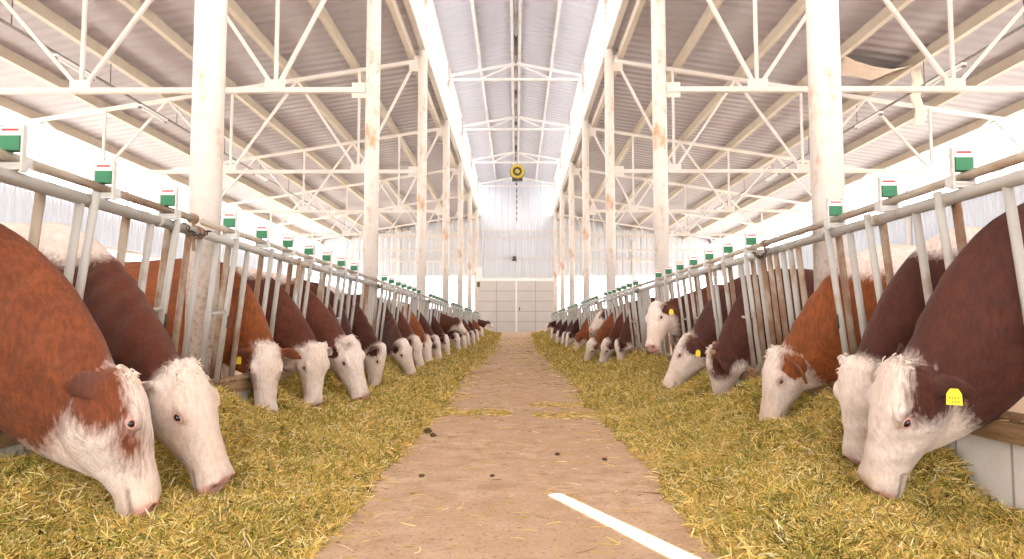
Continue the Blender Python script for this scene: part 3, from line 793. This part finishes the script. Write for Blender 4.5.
    # details: mouth groove, nostril pits, eye sockets
    mouth_u = -.114 + .10 * np.clip((.50 - S) / .12, 0, 1) * .12
    g = np.exp(-((U - mouth_u) / .008) ** 2) * smooth01((S - .42) / .03) * head
    co -= nr * (g * .011)[:, None]
    dn = dist(.545, -.036, .048); g2 = np.exp(-(dn / .015) ** 2); co -= nr * (g2 * .018 * (p['vox'] < .02))[:, None]
    de = dist(.185, -.042, .108); co -= nr * (np.exp(-(de / .022) ** 2) * .012)[:, None]
    # skin folds on the neck and gentle unevenness
    fold = np.sin((co[:, 0] * .8 - co[:, 2] * .6) * 46 + np.sin(co[:, 2] * 14 + idx) * 1.4) * smooth01((co[:, 0] - xw) / .15) * (1 - smooth01((S + .12) / .08)) * smooth01((np.abs(co[:, 1]) - .04) / .06)
    co += nr * (fold * .0035)[:, None]
    wob = np.sin(co[:, 0] * 23 + co[:, 2] * 31 + idx) * np.sin(co[:, 1] * 19 + co[:, 2] * 13 + idx * 2)
    co += nr * (wob * .0035)[:, None]
    me.vertices.foreach_set('co', co.astype(np.float32).ravel())
    # white field (metres inside the white area)
    se = p.get('sedge', -.02)
    wf = S - se
    front = U > -.03
    r_e = p.get('rear', .1)
    eb = np.sqrt((S - .045) ** 2 + (U + .10) ** 2 + (np.abs(Wd) - .10) ** 2)
    fld = (S + .03) * .726 + (U + .08) * .687 - (se + .02)
    fld = np.where(co[:, 0] < xw + .15, -.3, fld)
    if r_e > 0: fld = np.minimum(fld, np.maximum(eb - r_e, (U + .028) * 1.6 if se < .02 else -9))
    # throat
    thr = p.get('throat', .25)
    for t in np.linspace(1 - thr, 1.02, 14):
        q = B0 * (1 - t) ** 2 + tm * 2 * t * (1 - t) + T1 * t * t
        rr_ = .02 + .10 * smooth01((t - (1 - thr)) / max(.05, thr) * .8)
        fld = np.maximum(fld, np.where(co[:, 0] > xw + .15, rr_ - np.sqrt((co[:, 0] - q.x) ** 2 + ((co[:, 1] - q.y) * .5) ** 2 + (co[:, 2] - q.z) ** 2), -.3))
    # belly and legs white
    fld = np.maximum(fld, np.where(co[:, 0] < xw + .05, .56 - co[:, 2], -.3))
    fld = np.maximum(fld, np.where(co[:, 0] < xw - 2.0, .75 - co[:, 2], -.3))
    for (x, y, z, r) in p.get('spots', []):
        fld = np.maximum(fld, r - np.linalg.norm(co - np.array((x + (xw + .24), y, z)), axis=1))
    if r_e > 0 or p.get('cheek'):
        fld = np.where(is_ear, -.15, fld)
    if p.get('cheek'):  # brown cheeks, white blaze
        fld = np.minimum(fld, np.where((S < .36) & (S > -.2) & (U < .3), np.maximum(.088 - np.abs(Wd), (U + .045)), fld))
        fld = np.where(is_ear, -.15, fld)
    if p.get('eyep') or p.get('patch'):
        pr = p.get('eyep', 0)
        if p.get('patch'):
            dd = np.sqrt(((S - .255) / 1.75) ** 2 + ((U + .062) / .9) ** 2 + (np.abs(Wd) - .10) ** 2 * .2) - .056
        else:
            dd = dist(.19, -.06, .11) - pr
        fld = np.minimum(fld, np.where(head, dd, 9))
    if p.get('fleck'):
        fld = np.minimum(fld, np.where(head, np.sqrt((S - .03) ** 2 + (U * .5) ** 2 + (Wd + .05) ** 2) - .02, 9))
    fld = np.clip(fld, -.3, .3)
    pink = np.maximum(smooth01((S - .508) / .02) * smooth01((U + .118) / .02) * head * .9, np.exp(-(de / .030) ** 2) * .3)
    inner = np.zeros(nv)
    for base, tip, d, face, br in ears:
        b = np.array(base); t = (co - b) @ np.array(d); f_ = (nr @ np.array(face)); inner = np.maximum(inner, smooth01((f_ - .5) / .4) * (is_ear) * smooth01((t - .02) / .05) * (1 - smooth01((t - .13 * k) / .05)))
    pink = np.maximum(pink, inner * .10)
    dark0 = np.exp(-(de / .026) ** 2) * .35 if not p.get('patch') else np.zeros(nv)
    dark = np.maximum(np.exp(-(dn / .017) ** 2) * 1.0, g * .6)  # mouth groove shading put into the colour, nostril pits darkened too
    dark = np.maximum(dark, np.where(co[:, 2] < .05, .8, 0) * (co[:, 0] < xw + .2))
    dark = np.maximum(np.maximum(dark, dark0), inner * .38)
    mask = np.stack([fld, np.clip(pink, 0, 1), np.clip(dark, 0, 1), np.ones(nv)], axis=1).astype(np.float32)
    at = me.attributes.new('mask', 'FLOAT_COLOR', 'POINT'); at.data.foreach_set('color', mask.ravel())
    me.polygons.foreach_set('use_smooth', [True] * len(me.polygons))
    me.materials.clear(); me.materials.append(M[p['coat']])
    me.name = 'body'
    side = 'left' if sd < 0 else 'right'
    root = thing('cow', p['label'], 'cow', (sd * (BX - .02), y0, 0), 0 if sd < 0 else math.pi, f'cows feeding along the {side} barrier')
    body = bpy.data.objects.new('body', me); COL.objects.link(body); body.parent = root
    # eyes
    for w in (-1, 1):
        mb = MB(); c = H(.185, -.042, w * .101); r = .0185 * k
        ea = (a + n * .35).normalized(); en = l.cross(ea)
        vs, fs = ellipsoid(c, (ea * r * (1 if p.get('patch') else 1.08), en * r * (1 if p.get('patch') else .80), l * r), 16, 10); mb.add(vs, fs); eye = mb.build('eye', M['eye_ball'], body, True)
        if p['vox'] < .016:
            mb = MB(); out = (l * w * .86 + n * .42 + a * -.1).normalized(); ea = (a + n * .35).normalized(); e1 = (ea - out * ea.dot(out)).normalized(); e2 = out.cross(e1)
            cc = c + out * (.008 * k)
            e1 = (e1 + n * .0).normalized()
            pts = [cc + (e1 * math.cos(t) * .0215 + e2 * math.sin(t) * (.0165 if p.get('patch') else .0115)) * k for t in [2 * math.pi * i / 20 for i in range(21)]]
            mb.tube(pts, .0046 * k, 8, False)
            # upper lid, half closed
            lid = []; lidc = .12 if p.get('patch') else .27
            for j in range(5):
                for i in range(9):
                    t = -math.pi / 2 + math.pi * i / 8
                    lid.append(cc + (e1 * (-math.cos(t) * .0205 * (1 - j * lidc)) + e2 * (math.sin(t) * (.0160 if p.get('patch') else .0112))) * k + out * (.007 * k * math.cos(t) * (j / 4)))
            b = len(mb.v); mb.add(lid, [(j * 9 + i, j * 9 + i + 1, (j + 1) * 9 + i + 1, (j + 1) * 9 + i) for j in range(4) for i in range(8)])
            mb.build('eyelid', M['eye_lid'], body, True)
    # ear tags
    for w in p.get('tag', ()):
        base, tip, d, face, br = ears[w]
        c = base.lerp(tip, .58) + face * .024; face = l * (.75 * (1 if w else -1)) + n * .6; face.z = .12; face.normalize(); dn_ = (V((0, 0, -1)) - face * V((0, 0, -1)).dot(face)).normalized(); rt = dn_.cross(face)
        c = c + dn_ * .03
        mb = MB()
        out = [(-.013, -.032), (.013, -.032), (.025, -.012), (.027, .030), (-.027, .030), (-.025, -.012)]
        vs = [c + rt * x * k + dn_ * y * k + face * z for z in (-.0025, .0025) for x, y in out]
        mb.add(vs, [(5, 4, 3, 2, 1, 0), (6, 7, 8, 9, 10, 11)] + [(i, (i + 1) % 6, 6 + (i + 1) % 6, 6 + i) for i in range(6)])
        tg = mb.build('ear_tag', M['tag_yellow'], root)
        if p['vox'] < .0115:
            for j, yy in enumerate((.004, .020)):
                for i in range(4 - j):
                    mb = MB(); q = c + rt * (-.016 + i * .0105) + dn_ * yy + face * .004
                    mb.bar(q - dn_ * .004, q + dn_ * .004, .003, .001, face); mb.build('tag_mark', M['tag_ink'], tg)
    if p.get('horn'):
        for w in (-1, 1):
            mb = MB(); b0 = H(-.015, -.06, w * .078); d = (l * w * .8 + n * .5 - a * .15).normalized()
            mb.tube([b0 - d * .01, b0 + d * .015, b0 + d * .032, b0 + d * .042], [.027, .024, .018, .006], 12); mb.build('horn', M['horn'], body, True)
    # loose forelock hair
    if p.get('lock') and p['vox'] < .0135:
        mb = MB()
        for _ in range(int(170 * p['lock'])):
            s = rr.uniform(-.05, .075); w = rr.gauss(0, .04)
            if abs(w) > .085: continue
            u = .0 - .035 * max(0, -s) / .045 - 2.4 * w * w
            d = (a * rr.uniform(-.3, 1.0) + n * rr.uniform(.2, .8) + l * rr.uniform(-1, 1)).normalized(); d2 = (d + a * rr.uniform(-.2, .9) + l * rr.uniform(-.9, .9) - n * .4).normalized()
            q = H(s, u, w); L_ = rr.uniform(.014, .032)
            mb.tube([q - n * .006, q + d * L_ * .5, q + d * L_ * .5 + d2 * L_ * .45, q + d * L_ * .4 + d2 * L_ * .9], [.0032, .003, .0022, .0006], 4, False)
        mb.build('forelock', M['forelock_hair'], body, True)
    return root
for i, p in enumerate(COWS): make_cow(p, i)

# ------------------------------------------------------------------ headlock barriers
ZT, ZU, ZB = 1.49, 1.585, .47
def bx(z): return BX - .02 - (BX - .02 - RX) * (z - ZB) / (ZT - ZB)      # barrier leans towards the alley
for sd, side in ((-1, 'left'), (1, 'right')):
    occupied = [c['y0'] + .3 * (c['P'].y - c['y0']) for c in COWS if c['side'] == sd]
    pitch = .66 if sd < 0 else .68
    sects = []
    if sd < 0:
        sects.append((-.35, 4.62, [4.19 - .66 * k for k in range(7)][::-1], [4.46, 4.62]))
        for i in range(6):
            b = 6.05 * i; sects.append((4.72 + b, 10.70 + b, [5.1 + b + .66 * k for k in range(7)], [9.62 + b + .155 * k for k in range(8)]))
    else:
        sects.append((-.35, 6.02, [4.59 - .66 * k for k in range(7)][::-1], [5.20 + .15 * k for k in range(6)]))
        for i in range(6):
            b = 6.05 * i; sects.append((6.08 + b, 12.05 + b, [6.25 + b + .68 * k for k in range(7)], [11.12 + b + .16 * k for k in range(6)]))
    for si, (ya, yb, labs, fill) in enumerate(sects):
        if ya > 41.5: continue
        yb = min(yb, 41.6)
        lab = f'nearest galvanised headlock panel with neck rail in the {side} feed barrier' if si == 0 else f'{ORD[si]} galvanised headlock panel from the front in the {side} feed barrier'
        hp = thing('headlock_panel', lab, 'feed barrier', (sd * BX, ya, 0), 0, f'headlock panels of the {side} barrier')
        X = lambda z: sd * (bx(z) - BX)
        mb = MB(); mb.tube([(X(ZT), 0, ZT), (X(ZT), yb - ya, ZT)], .031, 16)
        yy = .45
        while yy < yb - ya: mb.tube([(X(ZT), yy - .02, ZT), (X(ZT), yy + .02, ZT)], .035, 16); yy += .66
        mb.build('neck_rail', M['galvanised'], hp, True)
        mb = MB(); mb.tube([(X(ZT) + sd * .035, 0, ZU), (X(ZT) + sd * .035, yb - ya, ZU)], .023, 14); mb.build('locking_pipe', M['rail_rust'], hp, True)
        mb = MB(); mb.tube([(X(ZB), 0, ZB), (X(ZB), yb - ya, ZB)], .025, 12); mb.build('bottom_rail', M['galvanised_rust'], hp, True)
        def clear(y, off=.215):
            for c in occupied:
                if abs(y - c) < off: return c + off * (1 if y >= c else -1)
            return y
        far = ya > 24
        seg = 8 if far else 12
        def vbar(name, y, dx=0.0, lean=0.0, r=.021, mat='galvanised', z0=ZB, z1=ZT):
            mb = MB(); mb.tube([(X(z0) + sd * dx, y - ya + lean, z0), (X(z1) + sd * dx, y - ya, z1)], r, seg); return mb.build(name, M[mat], hp, True)
        for y in fill:
            if ya <= y <= yb: vbar('bar', clear(y, .19), 0, 0, .021, rnd.choice(['galvanised', 'galvanised_rust']))
        for y in labs:
            if not (ya < y < yb + .02): continue
            yf = clear(y - .20); ys2 = clear(y + .03); yr = clear(y + .10)
            vbar('bar', yf, 0, -.02)
            vbar('bar', yr, .05, 0, .022, 'galvanised_rust')
            arm = vbar('locking_arm', ys2, -.035, -.05, .020, 'galvanised', ZB, ZT + .04)
            mb = MB(); zz = .98
            if rnd.random() < .3: mb.tube([(X(zz) - sd * .035, ys2 - ya - .03, zz), (X(zz), yf - ya, zz - .02)], .013, 8); 
            if mb.v: mb.build('link', M['galvanised'], arm, True)
            mb = MB(); mb.tube([(X(.9) - sd * .045, ys2 - ya - .03, .98), (X(.9) - sd * .06, ys2 - ya - .03, .92), (X(.9) - sd * .05, ys2 - ya - .03, .86)], .009, 6); mb.build('bolt', M['iron_dark'], arm, True)
            # release latch on top
            c = V((X(ZT) + sd * .005, y - ya, 0))
            lt = MB()
            for s in (-1, 1):
                lt.box((c.x + s * .048, c.y, 1.615), (.010, .026, .20))
                lt.box((c.x + s * .048, c.y + .03, 1.56), (.008, .05, .05))
            lt.box((c.x, c.y + .01, 1.53), (.10, .04, .012))
            lt.tube([(c.x - .055, c.y, 1.545), (c.x + .055, c.y, 1.545)], .012, 8)
            la = lt.build('latch', M['silver'], hp)
            mb = MB(); mb.box((c.x, c.y + .004, 1.635), (.082, .045, .062)); mb.build('green_plate', M['sign_green'], la)
            mb = MB(); mb.box((c.x, c.y + .004, 1.684), (.082, .040, .036)); mb.build('white_strip', M['sign_white'], la)
            mb = MB(); mb.box((c.x, c.y + .004, 1.690), (.070, .043, .010)); mb.build('red_strip', M['sign_red'], la)
        # clamp and chain near the column end
        mb = MB(); ye = yb - ya - .02
        mb.tube([(X(ZT), ye - .05, ZT), (X(ZT), ye, ZT)], .043, 14); mb.tube([(X(ZT) + sd * .035, ye - .05, ZU), (X(ZT) + sd * .035, ye, ZU)], .034, 12); mb.bar((X(ZT) + sd * .02, ye - .03, ZT - .12), (X(ZT) + sd * .03, ye - .03, ZU + .02), .03, .012)
        mb.build('clamp', M['galvanised_rust'], hp)
        if si < 3:
            mb = MB()
            for j in range(9):
                t = j / 8; q = V((X(ZT) - sd * .045, ye - .30 + .34 * t, ZT + .02 - .05 * math.sin(math.pi * t)))
                mb.tube([q + V((0, .022 * math.cos(b), .013 * math.sin(b))) if j % 2 else q + V((.013 * math.sin(b), .022 * math.cos(b), 0)) for b in [2 * math.pi * m / 8 for m in range(9)]], .0045, 5, False)
            mb.build('chain', M['iron_dark'], hp, True)

# ------------------------------------------------------------------ hay
def hay_edge(y, sd):
    """inner edge |x| of the hay"""
    e = .92 + .09 * mnoise.noise(V((sd * 3.1, y * .55, 0))) + .07 * mnoise.noise(V((sd * 7.7, y * 1.9, 3)))
    if sd < 0 and 4 < y < 9: e -= .05
    return e + .10 * min(1, max(0, (y - 8) / 3))
DIPS = [(c['M'].x, c['M'].y, c['M'].z) for c in COWS if c['M'].z < .4]
HUMPS = [(1.48, 3.12, .20, .07), (1.60, 4.72, .20, .10), (1.78, 4.45, .3, .04), (-1.75, 4.9, .4, .04), (1.45, 6.2, .35, .04), (-2.2, 2.75, .40, -.13), (2.2, 3.05, .5, -.36), (2.2, 2.4, .35, -.2)]
def hay_h(x, y):
    sd = -1 if x < 0 else 1; ax = abs(x); e = hay_edge(y, sd)
    t = (ax - e) / .35
    if t <= 0: return 0.0
    t = min(1, t); h = .055 * t * t * (3 - 2 * t)
    t = max(0, min(1, (ax - e - .2) / (2.15 - e - .2))); h += .31 * t ** 2.3
    n = mnoise.noise(V((x * 1.9, y * 1.9, sd * 5.0))) * .6 + mnoise.noise(V((x * 4.6, y * 4.6, 2.0))) * .4 + mnoise.noise(V((x * 11, y * 11, 7.0))) * .2
    h *= 1 + .5 * n; h += .03 * n * min(1, (ax - e) / .2)
    for (hx, hy, hr, hh) in HUMPS:
        d2 = ((x - hx) ** 2 + (y - hy) ** 2) / hr ** 2
        if d2 < 6: h += hh * math.exp(-d2)
    for (hx, hy, hz) in DIPS:
        if hx * x < 0: continue
        d2 = ((x - hx) ** 2 + (y - hy) ** 2) / .25 ** 2
        if d2 < 5:
            k = math.exp(-d2 ** 1.3 * .6); h = h * (1 - k) + min(h, max(.02, hz - .045 - floor_z(hx, hy))) * k
    return max(0.0, h)
def make_hay(sd, side):
    xs = [sd * (.70 + 1.52 * i / 50) for i in range(51)]
    ys = []; y = 1.2
    while y < 42: ys.append(y); y += .03 + .010 * max(0, y - 3)
    vs = []
    for y in ys:
        for x in xs: vs.append((x, y, floor_z(x, y) + hay_h(x, y) - .012))
    nx = len(xs); fs = [(j * nx + i, j * nx + i + 1, (j + 1) * nx + i + 1, (j + 1) * nx + i) if sd > 0 else (j * nx + i + 1, j * nx + i, (j + 1) * nx + i, (j + 1) * nx + i + 1) for j in range(len(ys) - 1) for i in range(nx - 1)]
    mb = MB(); mb.v = vs; mb.f = fs
    o = mb.build('hay', M['hay_bed'], None, True)
    tag(o, f'long heap of yellow-green hay along the foot of the {side} barrier', 'hay', None, 'stuff')
    return o
PAL = 1.3 * np.array([srgb(236, 208, 126)[:3], srgb(218, 186, 98)[:3], srgb(248, 228, 160)[:3], srgb(190, 178, 86)[:3], srgb(156, 150, 66)[:3], srgb(210, 172, 98)[:3], srgb(252, 242, 206)[:3], srgb(128, 108, 48)[:3]])
def strands(name, pts, label, lens, rad, seed, flat=.35, parent=None, kind='stuff', greens=None):
    """pts n x 3: strand centres. Each strand is a bent three-sided stalk."""
    r = np.random.RandomState(seed); n = len(pts)
    az = r.uniform(0, 2 * np.pi, n); el = np.abs(r.normal(0, flat, n)) * np.sign(r.uniform(-.5, 1, n))
    d = np.stack([np.cos(az) * np.cos(el), np.sin(az) * np.cos(el), np.sin(el)], 1)
    L = lens; bend = r.normal(0, .30, (n, 3)) * np.array([1, 1, .6])
    up = np.tile(np.array([0, 0, 1.0]), (n, 1)); s1 = np.cross(d, up); s1 /= np.linalg.norm(s1, axis=1)[:, None] + 1e-9; s2 = np.cross(s1, d)
    V_ = np.zeros((n, 4, 3, 3)); ts = [-.5, -.17, .17, .5]
    for i, t in enumerate(ts):
        c = pts + d * (L * t)[:, None] + bend * (L * (.25 - t * t))[:, None]
        rr_ = rad * (1.0 if i in (1, 2) else .65)
        for k in range(3):
            a = 2 * np.pi * k / 3
            V_[:, i, k] = c + (s1 * math.cos(a) + s2 * math.sin(a)) * rr_[:, None]
    co = V_.reshape(-1, 3)
    f = []
    for i in range(3):
        for k in range(3):
            k2 = (k + 1) % 3
            f.append((i * 3 + k, i * 3 + k2, (i + 1) * 3 + k2, (i + 1) * 3 + k))
    f = np.array(f); F = (f[None] + (np.arange(n) * 12)[:, None, None]).reshape(-1, 4)
    me = bpy.data.meshes.new(name); me.vertices.add(len(co)); me.vertices.foreach_set('co', co.astype(np.float32).ravel())
    me.loops.add(F.size); me.loops.foreach_set('vertex_index', F.astype(np.int32).ravel())
    me.polygons.add(len(F)); me.polygons.foreach_set('loop_start', np.arange(0, F.size, 4, dtype=np.int32)); me.polygons.foreach_set('loop_total', np.full(len(F), 4, np.int32))
    me.update(calc_edges=True)
    pi = r.choice(len(PAL), n, p=[.2, .19, .13, .15, .11, .12, .04, .06])
    colr = PAL[pi].copy()
    if greens is not None:
        gi = greens & (r.uniform(size=n) < .26); colr[gi] = PAL[r.choice([3, 4, 7], gi.sum())]
    colr *= r.uniform(.62, 1.15, (n, 1))
    ca = np.ones((n, 12, 4), np.float32); ca[:, :, :3] = colr[:, None, :]
    at = me.attributes.new('tint', 'FLOAT_COLOR', 'POINT'); at.data.foreach_set('color', ca.reshape(-1))
    me.materials.append(M['hay_strand'])
    o = bpy.data.objects.new(name, me); COL.objects.link(o)
    if parent: o.parent = parent
    if kind: o['kind'] = kind
    if label: tag(o, label, 'hay', None, 'stuff')
    return o
for sd, side in ((-1, 'left'), (1, 'right')):
    h = make_hay(sd, side)
    P_ = []; Ls = []; Rs = []; G = []
    r = random.Random(40 + sd)
    N = 165000
    for _ in range(N):
        u = r.random(); y = 1.9 * (41 / 1.9) ** (u ** 1.15)
        e = hay_edge(y, sd); ax = e - .14 + (2.20 - e + .14) * r.random() ** .9
        x = sd * ax; hh = hay_h(x, y)
        if ax < e + .05 and r.random() < .45: continue
        sc = max(1.0, (y / 4.5)) ** .75
        P_.append((x, y, floor_z(x, y) + hh + r.uniform(-.014, .026) * sc ** .5 + .004)); Ls.append(r.uniform(.03, .115) * sc ** .6); Rs.append(r.uniform(.0012, .0030) * sc)
        G.append(mnoise.noise(V((x * 2.3, y * 2.3, 9))) > .05)
    strands('hay_stalk', np.array(P_), None, np.array(Ls), np.array(Rs), 5 + sd, .55, h, 'stuff', np.array(G))
# loose stalks on the alley floor
P_ = []; Ls = []; Rs = []
r = random.Random(77)
for _ in range(20000):
    y = 1.9 * (36 / 1.9) ** r.random(); x = r.uniform(-1.1, 1.1)
    dens = .10 + .9 * max(0, (abs(x) - .5) / .5) ** 2
    if r.random() > dens: continue
    P_.append((x, y, floor_z(x, y) + .005)); sc = max(1, y / 4.5) ** .7; Ls.append(r.uniform(.02, .10) * sc); Rs.append(r.uniform(.0009, .002) * sc)
for _ in range(1500):
    x = -.05 - 1.1 * r.random() ** .8; y = 7.1 + r.gauss(0, .13); P_.append((x, y, .008 + r.random() * .014)); Ls.append(r.uniform(.03, .10)); Rs.append(r.uniform(.0014, .003))
for _ in range(750):
    x = r.uniform(.18, .85); y = r.choice((6.95, 7.85)) + r.gauss(0, .14); P_.append((x, y, .006 + r.random() * .01)); Ls.append(r.uniform(.03, .10)); Rs.append(r.uniform(.0014, .003))
strands('loose_hay', np.array(P_), 'loose hay stalks scattered over the bare alley floor', np.array(Ls), np.array(Rs), 99, .08)
# hay lying on the plank
P_ = []; Ls = []; Rs = []
for _ in range(2600):
    sd = r.choice((-1, 1)); y = r.uniform(1.5, 9); P_.append((sd * (2.27 - r.uniform(-.06, .10)), y, .455 + r.uniform(0, .02))); Ls.append(r.uniform(.03, .09)); Rs.append(r.uniform(.001, .002))
strands('plank_hay', np.array(P_), 'wisps of hay left lying on top of the curb planks', np.array(Ls), np.array(Rs), 98, .2)

# dung clods on the floor
for k, (x, y, s, lab) in enumerate([(-.73, 5.85, .036, 'largest dark clod, lying at the edge of the left hay'), (-.66, 5.64, .028, 'dark clod just in front of the largest one by the left hay'),
        (.28, 4.83, .020, 'small dark clod in the middle of the alley, farthest on its right half'), (.58, 4.65, .018, 'small dark clod on the right half of the alley towards the right hay'),
        (-.55, 4.14, .017, 'small dark clod on the left half of the alley, out from the left hay'), (-.14, 4.14, .015, 'small dark clod near the alley centre, left of the sunlit streak'),
        (-.79, 3.80, .016, 'nearest small dark clod, close beside the left hay'), (.86, 4.17, .018, 'small dark clod at the edge of the right hay')]):
    mb = MB(); vs, fs = ellipsoid(V((0, 0, s * .35)), (V((s, 0, 0)), V((0, s * .8, 0)), V((0, 0, s * .55))), 14, 9)
    vs = [q * (1 + .35 * mnoise.noise(q * 60 + V((k, 0, 0)))) for q in vs]
    mb.add(vs, fs); o = mb.build('dung_clod', M['dung'], None, True, (x, y, floor_z(x, y) + .002))
    tag(o, lab, 'clod', 'dark clods on the alley floor')

# ------------------------------------------------------------------ light
w = bpy.data.worlds.new('World'); scn.world = w; w.use_nodes = True
nt = w.node_tree; bg = nt.nodes['Background']; bg.inputs[0].default_value = (.97, .98, 1.0, 1); bg.inputs[1].default_value = 3.2
sun = bpy.data.lights.new('sun', 'SUN'); sun.energy = 22; sun.angle = math.radians(.18); sun.color = (1, .96, .9)
so = bpy.data.objects.new('sun', sun); COL.objects.link(so); so.rotation_euler = sun_dir.to_track_quat('-Z', 'Y').to_euler(); so.location = (0, -5, 30)

# ------------------------------------------------------------------ camera
cam = bpy.data.cameras.new('camera'); cam.sensor_width = 36; cam.sensor_fit = 'HORIZONTAL'; cam.lens = 700 / 1024 * 36; cam.clip_end = 400; cam.clip_start = .05
co_ = bpy.data.objects.new('camera', cam); COL.objects.link(co_); co_.location = (0, 0, .87)
pit = math.atan(47.5 / 700); yaw = math.atan(4 / 700)
co_.rotation_euler = (math.pi / 2 + pit, 0, yaw)
scn.camera = co_
